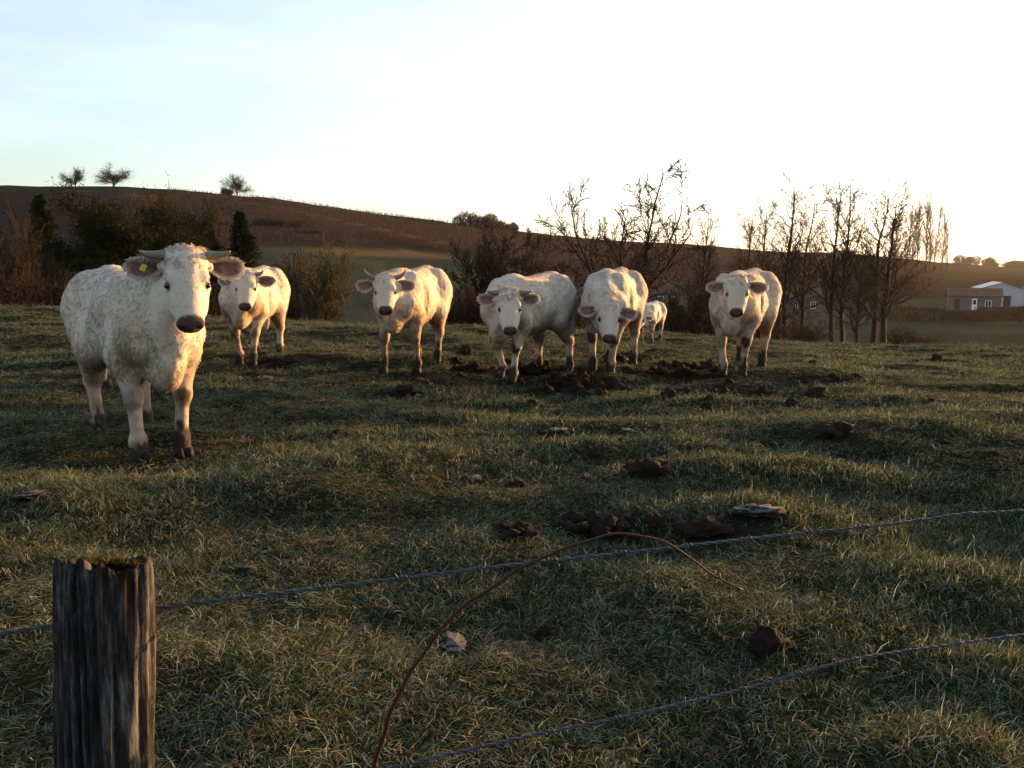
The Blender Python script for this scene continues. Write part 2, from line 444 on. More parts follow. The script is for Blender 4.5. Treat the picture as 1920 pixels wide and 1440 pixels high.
        ew = np.concatenate([np.where(rim > .3, 1.0, .35), np.ones(nu*nv)])
        hair_src.append((G, en, np.concatenate([inner*1.15, outer]), np.full(len(G), .0), 1-ew, np.full(len(G), 1.0), ax))
    root = bpy.data.objects.new(name, None); COL.objects.link(root)
    root.location = loc; root.rotation_euler = (0, 0, math.radians(yaw)); root.scale = (scale,)*3
    root.empty_display_size = .2
    root['label'] = label; root['category'] = 'cow'; root['group'] = 'white cattle in the pasture'
    def child(nm, me, parent=root):
        o = bpy.data.objects.new(nm, me); COL.objects.link(o); o.parent = parent; return o
    body = child('body', mesh_np('cow_body', np.concatenate(allV), allF4, [MAT['hide']], attrs={'Col': np.concatenate(allC)}))
    # ---- coat: thousands of thin tapering locks
    hv_, hf3, hc_, hn_ = [], [], [], []; ho = 0
    def locks(Vs, Ns, Cs, hw, bare, n, lenf, flow, width, lift0):
        nonlocal ho
        w = np.clip(1-bare, 0, 1); w = w/w.sum()
        i = rng.choice(len(Vs), n, p=w)
        b = Vs[i]+rng.normal(0, h*.35, (n, 3)); nn = Ns[i]; b = b-nn*(((b-Vs[i])*nn).sum(1))[:, None]
        fv = flow[i]+rng.normal(0, .38, (n, 3))+.5*np.stack([vnoise(b*11+s*7, seed+20+s) for s in range(3)], 1)
        tg = fv-nn*((fv*nn).sum(1))[:, None]; tg /= np.linalg.norm(tg, axis=1)[:, None]+1e-9
        L = lenf[i]*rng.uniform(.55, 1.35, n)
        lift = lift0*rng.uniform(.3, 1.7, n)
        sd = np.cross(tg, nn); sd /= np.linalg.norm(sd, axis=1)[:, None]+1e-9
        wv = (width*rng.uniform(.6, 1.4, n))[:, None]
        sd = sd+nn*rng.normal(0, .35, n)[:, None]
        b0 = b-nn*.003
        m1 = b0+tg*(L*.5)[:, None]+nn*(L*.5*lift*1.15)[:, None]
        tip = b0+tg*(L*.95)[:, None]+nn*(L*lift*.75)[:, None]-np.array((0, 0, 1.0))*(L*.18)[:, None]
        v5 = np.stack([b0-sd*wv, b0+sd*wv, m1-sd*wv*.75, m1+sd*wv*.75, tip], 1)
        c = Cs[i]*(1+.06*vnoise(b*14, seed+40)+rng.uniform(-.06, .06, n))[:, None]
        hv_.append(v5.reshape(-1, 3)); q = nn+rng.normal(0, .20 if h < .018 else .12, (n, 3))+tg*.12; hn_.append(np.repeat(q/np.linalg.norm(q, axis=1)[:, None], 5, 0)); hc_.append(np.repeat(np.clip(c, 0, .8), 5, 0))
        k = ho+5*np.arange(n)[:, None]
        hf3.append(np.concatenate([k+np.array((0, 1, 3)), k+np.array((0, 3, 2)), k+np.array((2, 3, 4))])); ho += 5*n
    Vb, Nb, Cb, hw, bare, _ = hair_src[0]
    flow = np.tile(np.array((0, .75, -.65)), (len(Vb), 1))
    flow[:, 2] -= .9*legw; flow[:, 1] *= (1-.8*legw)
    fh = A*.9*np.sign(ha-.03)[:, None]+U*np.sign(hu)[:, None]*.35
    flow = flow*(1-headw[:, None])+fh*headw[:, None]
    under = np.clip(-Nb[:, 2], 0, 1)
    ln = .024+.026*under+.012*sstep(1.15, 1.3, Vb[:, 2])
    ln = ln*(1-.55*legw)*(1.0 if h < .018 else 1.1)
    ln = np.where(headw > .3, .015+.036*poll_tuft*sstep(.17, .0, ha)*sstep(.16, .06, np.abs(hu)), ln)
    locks(Vb, Nb, Cb, hw, bare, hair, ln, flow, .0026 if h < .018 else .0040, np.float64(.26))
    for G, en, ec, hw2, bare2, _, ax in hair_src[1:]:
        locks(G, en, ec, hw2, bare2, max(260, hair//34), np.full(len(G), .020), np.tile(ax*.7+np.array((0, 0, -.35)), (len(G), 1)), .0020 if h < .018 else .003, np.float64(.6))
    cm = mesh_np('cow_coat', np.concatenate(hv_), hf3, [MAT['coat']], attrs={'Col': np.concatenate(hc_)})
    cm.normals_split_custom_set_from_vertices(np.concatenate(hn_).astype(np.float32))
    child('coat', cm, body)
    # ---- eyes
    for s in (1, -1):
        child('eye', ball_mesh(H(.205, s*.110, -.056), .023, MAT['eye']), body)
        if horns:
            pts = []; rad = []
            for i in range(7):
                t = i/6
                pts.append(H(.004, s*.100, -.060)+U*s*(horns+.02)*math.sin(t*1.35)/math.sin(1.35)+A*.006*math.sin(t*2.6)-A*(horn_up*(t*.4+1.2*t*t))+Vv*((horns+.02)*.42*t*t))
                rad.append(.033*(1-t)**.75+.005)
            child('horn', tube_mesh('horn', pts, rad, 10, MAT['horn']), body)
    for foot in hoofs:
        m = []
        for s in (1, -1):
            c = foot+np.array((s*.030, -.012, -.046)); c[2] = foot[2]-.048
            ring = []
            for z, rx, ry, sh in ((0, .034, .062, -.016), (.03, .033, .056, -.008), (.065, .029, .044, 0)):
                ring.append([c+np.array((rx*math.cos(a), ry*math.sin(a)+sh, z)) for a in np.linspace(0, 2*math.pi, 10, endpoint=False)])
            m.append(ring)
        child('hoof', rings_mesh('hoof', m, MAT['hoof']), body)
    if tag:
        s = -1
        base = H(.075, s*.235, -.088)
        child('ear_tag', slab_mesh('ear_tag', base, U*.9+A*.4, A*.9-U*.4, Vv, .017, .024, .003, MAT['tag']), body)
    return root

def ball_mesh(c, r, mat, nu=12, nv=8):
    V = []; F4 = []
    for i in range(nv+1):
        t = math.pi*i/nv
        for j in range(nu):
            p = 2*math.pi*j/nu
            V.append(np.array(c)+r*np.array((math.sin(t)*math.cos(p), math.sin(t)*math.sin(p), math.cos(t))))
    for i in range(nv):
        for j in range(nu):
            F4.append((i*nu+j, (i+1)*nu+j, (i+1)*nu+(j+1) % nu, i*nu+(j+1) % nu))
    return mesh_np('eye', V, [np.array(F4)], [mat])

def frames(pts):
    pts = np.asarray(pts, float); T = np.gradient(pts, axis=0); T /= np.linalg.norm(T, axis=1)[:, None]+1e-12
    n = np.cross(T[0], (0, 0, 1.0)); 
    if np.linalg.norm(n) < .1: n = np.cross(T[0], (1.0, 0, 0))
    n /= np.linalg.norm(n); Ns = []
    for t in T:
        n = n-t*(n@t); n /= np.linalg.norm(n)+1e-12; Ns.append(n)
    Ns = np.array(Ns); return T, Ns, np.cross(T, Ns)

def tube_np(pts, rad, k=6, wob=None):
    pts = np.asarray(pts, float); rad = np.asarray(rad, float); n = len(pts); T, N, B = frames(pts)
    a = np.linspace(0, 2*math.pi, k, endpoint=False)
    V = pts[:, None]+rad[:, None, None]*(np.cos(a)[None, :, None]*N[:, None]+np.sin(a)[None, :, None]*B[:, None])
    V = V.reshape(-1, 3)
    i, j = np.meshgrid(np.arange(n-1), np.arange(k), indexing='ij'); j2 = (j+1) % k
    F = np.stack([i*k+j, i*k+j2, (i+1)*k+j2, (i+1)*k+j], -1).reshape(-1, 4)
    V = np.concatenate([V, pts[:1], pts[-1:]])
    jj = np.arange(k); c0 = n*k; c1 = n*k+1
    T3 = np.concatenate([np.stack([np.full(k, c0), (jj+1) % k, jj], 1), np.stack([np.full(k, c1), (n-1)*k+jj, (n-1)*k+(jj+1) % k], 1)])
    return V, F, T3

def tube_mesh(name, pts, rad, k, mat):
    V, F, T3 = tube_np(pts, rad, k)
    return mesh_np(name, V, [F, T3], [mat])

def rings_mesh(name, stacks, mat):
    V = []; F4 = []; F3 = []; off = 0
    for rings in stacks:
        k = len(rings[0]); n = len(rings)
        for r in rings: V += list(r)
        for i in range(n-1):
            for j in range(k): F4.append((off+i*k+j, off+i*k+(j+1) % k, off+(i+1)*k+(j+1) % k, off+(i+1)*k+j))
        V.append(np.mean(rings[0], 0)); V.append(np.mean(rings[-1], 0))
        for j in range(k):
            F3.append((off+n*k, off+(j+1) % k, off+j)); F3.append((off+n*k+1, off+(n-1)*k+j, off+(n-1)*k+(j+1) % k))
        off += n*k+2
    return mesh_np(name, V, [np.array(F4), np.array(F3)], [mat])

def slab_mesh(name, c, ax, ay, az, hx, hy, hz, mat):
    V = [np.array(c)+ax*hx*i+ay*hy*j+az*hz*k for i in (-1, 1) for j in (-1, 1) for k in (-1, 1)]
    F = np.array([(0, 1, 3, 2), (4, 6, 7, 5), (0, 4, 5, 1), (2, 3, 7, 6), (0, 2, 6, 4), (1, 5, 7, 3)])
    return mesh_np(name, V, [F], [mat], smooth=False)
# ---------------------------------------------------------------- land
Z0 = np.array([(-60, -1.6), (-5, -1.52), (0, -1.5), (3, -1.40), (6, -1.33), (10.5, -1.42), (15, -1.50), (20, -1.60), (25, -2.02), (35, -3.5), (55, -6.2), (80, -7.3), (110, -7.5), (9000, -7.5)])
_q = np.concatenate([np.linspace(-60, 60, 1201)]); _z = np.interp(_q, Z0[:, 0], Z0[:, 1]); _k = np.hanning(25); _k /= _k.sum()
_z = np.convolve(np.pad(_z, 12, mode='edge'), _k, 'valid')
SKY_PX = np.array([(-900, .115, 330), (0, .1005, 330), (250, .0975, 325), (400, .0905, 325), (500, .085, 330), (600, .0765, 330), (850, .0545, 345), (1000, .0410, 365),
                   (1150, .0318, 390), (1300, .0262, 425), (1600, .0142, 500), (1750, .0060, 540), (1920, -.0005, 570), (3200, -.002, 600)])
def hill_params(X, Y):
    px = np.clip(960+FPX*X/np.maximum(Y, 1), -900, 3200)
    A = np.interp(px, SKY_PX[:, 0], SKY_PX[:, 1]); Rr = np.interp(px, SKY_PX[:, 0], SKY_PX[:, 2])
    Fo = np.interp(px, [0, 700, 1300, 1900], [105, 112, 150, 165])
    return px, A, Rr, Fo
def gz(X, Y, micro=True):
    """ground height (world z) at arrays X, Y"""
    X = np.asarray(X, float); Y = np.asarray(Y, float)
    z = np.where(Y < 55, np.interp(Y, _q, _z), np.interp(Y, Z0[:, 0], Z0[:, 1]))
    cs = .02+.023*sstep(9, 19, Y)
    z = z-cs*(45*np.tanh(X/45))*sstep(70, 28, Y)
    px, A, Rr, Fo = hill_params(X, Y)
    u = np.clip((Y-Fo)/(Rr-Fo), 0, 1)
    S = u*.82+.18*sstep(0, 1, u)
    z = z+(A*Rr-(-7.5))*S*(Y > Fo)
    over = np.maximum(Y-Rr, 0)
    z = z-np.minimum(over*.05, 30+A*Rr)
    if micro:
        P3 = np.stack([X.ravel(), Y.ravel(), np.zeros(X.size)], 1)
        m = .085*vnoise(P3*.23, 3)+.060*vnoise(P3*.75+3, 4)+.062*vnoise(P3*np.array((1.5, 2.3, 1))+7, 5)+.020*vnoise(P3*5.0, 6)
        far = .8*vnoise(P3*.02, 8)+.25*vnoise(P3*.09, 9)
        m = m.reshape(X.shape); far = far.reshape(X.shape)
        z = z+m*sstep(0, 2.0, np.hypot(X, Y))*np.where(Y > 40, .6, 1)+far*sstep(60, 160, Y)
    return z+CAMZ
def ray(px, py):
    u = (720-py)/FPX; y = math.cos(PITCH)+u*math.sin(PITCH)      # X/Y and z/Y of a pixel of the photograph
    return (px-960)/FPX/y, (u*math.cos(PITCH)-math.sin(PITCH))/y
def on_ground(px, py, y0=1.0, y1=60.0):
    """first point of the ground along the ray through a pixel"""
    tx, tz = ray(px, py); Y = np.geomspace(y0, y1, 2500); d = CAMZ+tz*Y-gz(tx*Y, Y)
    i = np.argmax(d < 0) if (d < 0).any() else len(Y)-1
    return np.array((tx*Y[i], Y[i], float(gz(tx*Y[i:i+1], Y[i:i+1])[0])))
def at_dist(px, Y):
    """point of the ground at depth Y under a pixel column"""
    X = (px-960)/FPX*Y
    return np.array((X, Y, float(gz(np.array([X]), np.array([Y]))[0])))
def fz(x, y): return float(gz(np.array([x]), np.array([y]))[0])

MUD = [(*on_ground(px, py)[:2], rx, ry) for px, py, rx, ry in ((1085, 728, .95, .55), (1010, 700, .7, .45), (1300, 697, .85, .5), (1340, 742, .75, .25), (1105, 985, .38, .20), (960, 1005, .16, .14), (1190, 700, .5, .3), (870, 694, .45, .25), (500, 682, .4, .25))]
def mud_mask(X, Y):
    m = np.zeros_like(X)
    nn = vnoise(np.stack([X.ravel()*3.1, Y.ravel()*3.1, 0*X.ravel()], 1), 41).reshape(X.shape)+.6*vnoise(np.stack([X.ravel()*9, Y.ravel()*9, 0*X.ravel()], 1), 42).reshape(X.shape)
    for x, y, rx, ry in MUD:
        r = np.sqrt(((X-x)/rx)**2+((Y-y)/ry)**2)+.38*nn
        m = np.maximum(m, sstep(1.05, .7, r))
    return m

ys = np.concatenate([[-60, -35, -20, -10, -5, -2, 0, .8], np.geomspace(1.4, 34, 330), np.geomspace(34.8, 700, 130), np.geomspace(760, 2400, 12)])
us = np.concatenate([np.linspace(-3.2, -.80, 34), np.linspace(-.79, .79, 340), np.linspace(.80, 3.2, 34)])
UU, YY = np.meshgrid(us, ys); XX = UU*(np.abs(YY)+3.0)
ZZ = gz(XX, YY)
mud = mud_mask(XX, YY)
P3 = np.stack([XX.ravel(), YY.ravel(), np.zeros(XX.size)], 1)
n1 = vnoise(P3*.35, 11).reshape(XX.shape); n2 = vnoise(P3*1.7, 12).reshape(XX.shape); n3 = vnoise(P3*.03, 13).reshape(XX.shape); n4 = vnoise(P3*.12, 14).reshape(XX.shape)
ZZ = ZZ+mud*(.045*vnoise(P3*7.5, 15).reshape(XX.shape)+.03*vnoise(P3*14, 16).reshape(XX.shape)-.03)
def lerp(c, d, m): return c+(np.array(d)-c)*m[..., None]
C = np.tile(np.array((.018, .021, .012)), XX.shape+(1,))
C = lerp(C, (.030, .024, .015), np.clip(n1*.5+n2*.5, 0, 1)*.8)
px, A, Rr, Fo = hill_params(XX, YY); u = np.clip((YY-Fo)/(Rr-Fo), 0, 1.2)
valley = sstep(32, 60, YY)
C = lerp(C, (.052, .061, .042), valley)                                   # frosted valley meadow
C = lerp(C, (.036, .040, .027), valley*np.clip(n4*.6+.3, 0, 1))
lo_b = np.interp(px, [0, 450, 600, 760, 860, 1000, 1300, 1700, 1920], [.35, .34, .40, .42, .42, .30, .12, .05, .02])
hillm = sstep(-.015, .015, u-lo_b+.02*n4)
C = lerp(C, (.037, .025, .021), hillm)                                    # brown vineyard slope
C = lerp(C, (.026, .019, .017), hillm*np.clip(n3*1.2+.2, 0, 1))
C = lerp(C, (.12, .09, .04), sstep(.05, .02, np.abs(u-lo_b+.035+.01*n4))*sstep(560, 620, px)*sstep(1000, 760, px))   # field strip with its sunlit yellow put into the colour
C = lerp(C, (.030, .034, .019), hillm*sstep(.80, .86, u+.04*n3)*sstep(330, 250, px))     # grass on the crest
for (x0, u0, x1, u1, wd) in ((470, .86, 640, .73, .010), (590, .72, 870, .50, .014), (870, .50, 960, .42, .012), (120, .84, 300, .80, .010)):
    um = u0+(u1-u0)*(px-x0)/(x1-x0)
    C = lerp(C, (.10, .075, .055), sstep(wd, wd*.4, np.abs(u-um))*(px > x0)*(px < x1))    # tracks between the vines
rows_ = .5+.5*np.sin((XX*.55+YY*.83)*1.4)
C = lerp(C, (.026, .020, .015), hillm*sstep(1250, 1500, px))
C = lerp(C, (.026, .021, .013), hillm*.25*rows_*(u < .99)*(px < 1300))
C = lerp(C, (.034, .028, .022), sstep(900, 1300, YY))
C = lerp(C, (.016, .011, .008), mud*.95)
nr, nc = XX.shape; ii, jj = np.meshgrid(np.arange(nr-1), np.arange(nc-1), indexing='ij')
q = np.stack([ii*nc+jj, ii*nc+jj+1, (ii+1)*nc+jj+1, (ii+1)*nc+jj], -1).reshape(-1, 4)
me = mesh_np('ground', np.stack([XX, YY, ZZ], -1).reshape(-1, 3), [q], [MAT['ground']], attrs={'Col': C.reshape(-1, 3)})
tag(link('ground', me), 'frosty pasture falling to a valley with a vineyard hill behind', kind='structure')
# ---------------------------------------------------------------- trees
def nrm(v): return v/(np.linalg.norm(v)+1e-12)
def prisms(segs, k):
    """segs (n,8): p0 p1 r0 r1 -> verts, quads of open k-sided prisms"""
    s = np.asarray(segs, float); n = len(s)
    if n == 0: return np.zeros((0, 3)), np.zeros((0, 4), int)
    p0, p1 = s[:, :3], s[:, 3:6]; d = p1-p0; d /= np.linalg.norm(d, axis=1)[:, None]+1e-9
    ref = np.where(np.abs(d[:, 2:3]) < .9, np.array([[0, 0, 1.0]]), np.array([[1.0, 0, 0]]))
    a = np.cross(d, ref); a /= np.linalg.norm(a, axis=1)[:, None]; b = np.cross(d, a)
    ang = np.linspace(0, 2*math.pi, k, endpoint=False)
    ring = np.cos(ang)[None, :, None]*a[:, None]+np.sin(ang)[None, :, None]*b[:, None]
    V = np.concatenate([p0[:, None]-d[:, None]*s[:, 6, None, None]*.3+ring*s[:, 6, None, None], p1[:, None]+ring*s[:, 7, None, None]], 1).reshape(-1, 3)
    o = (2*k*np.arange(n))[:, None]; j = np.arange(k); F = []
    F = np.stack([o+j, o+(j+1) % k, o+k+(j+1) % k, o+k+j], -1).reshape(-1, 4)
    return V, F
def grow(rng, p, d, L, r, lv, spec, out, bias=None):
    """recursive limb: adds segments (p0,p1,r0,r1,level) to out"""
    S = spec[lv]; n = S['n']; pts = [p]; dirs = [d]
    tip = S.get('tip', .3)
    for i in range(n):
        d = d+rng.normal(0, S['wig'], 3)+np.array((0, 0, S['up']))
        if bias is not None: d = d+bias*S.get('lean', 0)
        d = nrm(d); q = p+d*(L/n)
        out.append((*p, *q, r*(1-(1-tip)*i/n), r*(1-(1-tip)*(i+1)/n), lv))
        p = q; pts.append(p); dirs.append(d)
    if lv+1 >= len(spec): return
    N = spec[lv+1]; m = int(round(N['num']*rng.uniform(.8, 1.2)))
    for c in range(m):
        t = N['from']+(N['to']-N['from'])*(c+rng.uniform(0, 1))/m
        k = min(int(t*n), n-1); b = pts[k]+(pts[k+1]-pts[k])*(t*n-k)
        ax = dirs[k+1]; az = rng.uniform(0, 2*math.pi) if lv > 0 else c*2.4+rng.uniform(-.5, .5)
        e1 = nrm(np.cross(ax, (.31, .2, .93))); e2 = np.cross(ax, e1)
        an = R(N['ang']+rng.normal(0, N.get('dev', 8)))
        cd = nrm(ax*math.cos(an)+(e1*math.cos(az)+e2*math.sin(az))*math.sin(an))
        ll = L*N['len']*(1-N.get('taper', .5)*t)*rng.uniform(.75, 1.25) if not N.get('abs') else N['abs']*rng.uniform(.7, 1.3)*(1-N.get('taper', .5)*t)
        rr = max(r*(1-(1-tip)*t)*N['rad'], spec[0]['rmin'])
        grow(rng, b, cd, ll, rr, lv+1, spec, out, bias)
def tree_meshes(seed, H, r, spec, mat, stems=1, spread=0, trunk_lv=0, leaves=None, lean=(0, 0), bias=None):
    rng = np.random.default_rng(seed); segs = []
    for s in range(stems):
        a = rng.uniform(0, 6.28); o = np.array((math.cos(a), math.sin(a), 0))*spread*.25*rng.uniform(0, 1)*(stems > 1)
        d = nrm(np.array((lean[0], lean[1], 1.0))+np.array((math.cos(a), math.sin(a), 0))*(spread*rng.uniform(.2, 1) if stems > 1 else 0))
        grow(rng, np.array((0, 0, -.25))+o, d, H*spec[0]['len']*(rng.uniform(.75, 1.05) if stems > 1 else 1), r*(rng.uniform(.6, 1.1) if stems > 1 else 1), 0, spec, segs, bias)
    S = np.array(segs); lv = S[:, 8]; S = S[:, :8]
    def mk(nm, sel):
        if not sel.any(): return None
        thick = sel & (S[:, 6] > .045); thin = sel & ~thick
        V1, F1 = prisms(S[thick], 6); V2, F2 = prisms(S[thin], 3)
        return mesh_np(nm, np.concatenate([V1, V2]), [F1, F2+len(V1)], [MAT[mat]])
    tr = mk('trunk', lv <= trunk_lv); cr = mk('crown', lv > trunk_lv); lf = None
    if leaves:
        num, size, cols, zmin = leaves[:4]; asp = leaves[4] if len(leaves) > 4 else .5
        tw = S[(lv >= lv.max()-1) & (S[:, 2] > zmin*H)]; i = rng.integers(0, len(tw), num)
        c = tw[i, :3]+(tw[i, 3:6]-tw[i, :3])*rng.uniform(0, 1, (num, 1))+rng.normal(0, size*.8, (num, 3))
        lf = cards('leaves', rng, c, size, cols, 'dead_leaves', None, asp)
    return tr, cr, lf, S
def cards(nm, rng, c, size, cols, mat, dirs=None, aspect=.5):
    """small pointed leaves (two triangles folded) at the points c"""
    n = len(c); a = rng.normal(0, 1, (n, 3)) if dirs is None else dirs+rng.normal(0, .35, (n, 3)); a /= np.linalg.norm(a, axis=1)[:, None]
    b = np.cross(a, rng.normal(0, 1, (n, 3))); b /= np.linalg.norm(b, axis=1)[:, None]
    s = (size*rng.uniform(.5, 1.4, n))[:, None]
    V = np.stack([c-a*s*.5, c+b*s*aspect*.5, c+a*s*.6, c-b*s*aspect*.5], 1).reshape(-1, 3)
    F = (4*np.arange(n))[:, None]+np.array((0, 1, 2, 3))
    cc = np.array(cols)[rng.integers(0, len(cols), n)]*rng.uniform(.7, 1.3, (n, 1))
    return mesh_np(nm, V, [F], [MAT[mat]], smooth=False, attrs={'Col': np.repeat(cc, 4, 0)})
def bounds(meshes):
    q = []
    for m in meshes[:3]:
        if m is None: continue
        v = np.zeros(len(m.vertices)*3, np.float32); m.vertices.foreach_get('co', v); q.append(v.reshape(-1, 3))
    q = np.concatenate(q); return np.quantile(q[:, 2], .992), np.quantile(np.abs(q[:, 0]), .96)
def fit(meshes, h, wpx, Y):
    """scale that gives a height in metres and a width measured in the photograph"""
    H_, W_ = bounds(meshes); s = wpx/2/FPX*Y/W_; return (s, s, h/H_)
def put_tree(name, label, cat, meshes, p, scale=1, rz=0, group=None, sink=0):
    e = link(name, None, None, (p[0], p[1], p[2]-sink), rz, scale); tag(e, label, cat, group)
    for nm, m in zip(('trunk', 'crown', 'leaves'), meshes):
        if m is not None:
            if nm == 'crown' and len(meshes) > 3 and meshes[3] == 'needle': nm = 'foliage'
            link(nm, m, e)
    return e
L = lambda **k: k
OAK = [L(n=5, wig=.05, up=.05, len=.26, tip=.75, rmin=.026), L(num=12, **{'from': .35, 'to': 1.0}, ang=50, dev=22, len=2.0, taper=-.25, rad=.55, n=10, wig=.15, up=.03, tip=.22),
       L(num=10, **{'from': .15, 'to': 1.0}, ang=44, dev=12, len=.44, taper=.5, rad=.5, n=6, wig=.18, up=.05, tip=.3),
       L(num=9, **{'from': .1, 'to': 1.0}, ang=40, dev=12, len=.46, taper=.4, rad=.55, n=4, wig=.20, up=.03),
       L(num=5, **{'from': .1, 'to': 1.0}, ang=38, dev=14, len=.5, taper=.3, rad=.6, n=3, wig=.2, up=.02)]
ALDER = [L(n=12, wig=.045, up=.05, len=1.0, tip=.12, rmin=.016), L(num=34, **{'from': .26, 'to': .99}, ang=46, dev=10, len=.36, taper=.60, rad=.50, n=7, wig=.12, up=.10, tip=.25),
         L(num=12, **{'from': .12, 'to': 1.0}, ang=36, dev=10, len=.42, taper=.4, rad=.55, n=4, wig=.16, up=.05),
         L(num=5, **{'from': .15, 'to': 1.0}, ang=36, dev=12, len=.5, taper=.3, rad=.6, n=3, wig=.18, up=.02)]
POPLAR = [L(n=10, wig=.02, up=.05, len=1.0, tip=.1, rmin=.045), L(num=64, **{'from': .06, 'to': .97}, ang=20, dev=5, len=.24, taper=.35, rad=.35, n=5, wig=.05, up=.12, tip=.3),
          L(num=9, **{'from': .1, 'to': 1.0}, ang=20, dev=6, len=.45, taper=.3, rad=.55, n=3, wig=.08, up=.10)]
ROUND = [L(n=4, wig=.05, up=.05, len=.25, tip=.8, rmin=.028), L(num=13, **{'from': .3, 'to': 1.0}, ang=52, dev=26, len=2.1, taper=.1, rad=.55, n=6, wig=.13, up=.03, tip=.25),
         L(num=13, **{'from': .15, 'to': 1.0}, ang=40, dev=10, len=.42, taper=.35, rad=.5, n=4, wig=.15, up=.04), L(num=10, **{'from': .15, 'to': 1.0}, ang=36, dev=12, len=.5, taper=.3, rad=.6, n=3, wig=.2, up=.03)]
BUSH = [L(n=7, wig=.08, up=.03, len=.85, tip=.25, rmin=.014), L(num=9, **{'from': .2, 'to': 1.0}, ang=32, dev=9, len=.45, taper=.4, rad=.55, n=4, wig=.12, up=.05),
        L(num=6, **{'from': .15, 'to': 1.0}, ang=34, dev=10, len=.5, taper=.3, rad=.6, n=3, wig=.15, up=.03), L(num=3, **{'from': .2, 'to': 1.0}, ang=34, dev=10, len=.5, taper=.3, rad=.7, n=2, wig=.15, up=.02)]
def H_for(py_top, py_base_z, Y): return CAMZ+(HORIZON-py_top)/FPX*Y-py_base_z

# the wide bare oak behind the cows
def stand(nm, lab, cat, meshes, x, top, Y, wpx, rz=0, grp=None, sink=0):
    p = at_dist(x, Y); h = H_for(top, p[2], Y); return put_tree(nm, lab, cat, meshes, p, fit(meshes, h, wpx, Y), rz, grp, sink)
oak = tree_meshes(17, 12, .36, OAK, 'bark', trunk_lv=1)
stand('oak_tree', 'wide spreading bare oak with crooked limbs beyond the pasture edge', 'tree', oak[:3], 1172, 330, 58., 262, .4)
# the row of tall bare trees
ald = [tree_meshes(s, 14, .235, ALDER, 'bark', bias=np.array((.5, 0, 0)), lean=(le, 0)) for s, le in ((21, .02), (22, .05), (23, .08), (24, -.05))]
T_ = 'bare trees beyond the pasture'
for i, (x, top, Y, v, w_, lab) in enumerate(((1318, 388, 55, 0, 85, 'slim bare tree standing right beside the wide oak'), (1402, 385, 52, 1, 85, 'leaning thin bare tree behind the hornless cow'),
       (1428, 366, 56, 3, 85, 'slim forked bare tree just behind the hornless cow'), (1478, 326, 47, 0, 105, 'tall bare tree with mossy twin trunks next to the hornless cow'),
       (1500, 350, 50, 2, 90, 'slender bare tree crossing crowns with the twin trunked one'), (1562, 328, 47, 1, 100, 'tall bare tree with two straight stems in the middle of the row'),
       (1585, 322, 48, 0, 95, 'tall bare tree with a windswept crown in the row'), (1636, 340, 48, 2, 120, 'tall bare tree leaning over at the end of the row'),
       (1664, 352, 46, 3, 110, 'thick stemmed bare tree at the open end of the row'), (1612, 470, 44, 1, 90, 'short bare sapling between the tall trees'))):
    stand('bare_tree', lab, 'tree', ald[v][:3], x, top, Y, w_, (i*37 % 25-12)/40.0, T_)
# poplars far behind on the ridge
pop = [tree_meshes(s, 24, .17, POPLAR, 'bark', trunk_lv=0, leaves=(1500, 1.0, [(.025, .018, .013)], .1, .045)) for s in (31, 32)]
for i, (x, top, Y, w_) in enumerate(((1690, 385, 330, 26), (1712, 370, 340, 26), (1728, 360, 335, 28), (1742, 376, 345, 26), (1757, 396, 350, 24), (1768, 420, 350, 18), (1668, 400, 330, 26), (1700, 392, 350, 26), (1735, 384, 355, 26))):
    stand('poplar_tree', 'narrow upright poplar in the clump on the low ridge', 'tree', pop[i % 2][:3], x, top, Y, w_, i*1.3, 'poplars on the ridge')
# round trees along the skyline
rnd = [tree_meshes(s, 9, .22, ROUND, m, trunk_lv=0, leaves=(3600, .75, [(.022, .016, .012), (.030, .020, .014)], .12, .05)) for s, m in ((41, 'bark'), (42, 'bark_red'))]
for x, top, Y, v, w_, lab in ((162, 322, 322, 0, 40, 'smaller round bare tree on the grassy hill crest'), (232, 318, 322, 1, 56, 'larger round bare tree on the grassy hill crest'),
                          (457, 334, 326, 0, 44, 'bare tree beside a thicket on the vineyard skyline'), (-8, 320, 325, 1, 44, 'bare tree at the high end of the hill crest')):
    stand('round_tree', lab, 'tree', rnd[v][:3], x, top, Y, w_, x*.1, 'trees on the skyline', .1)
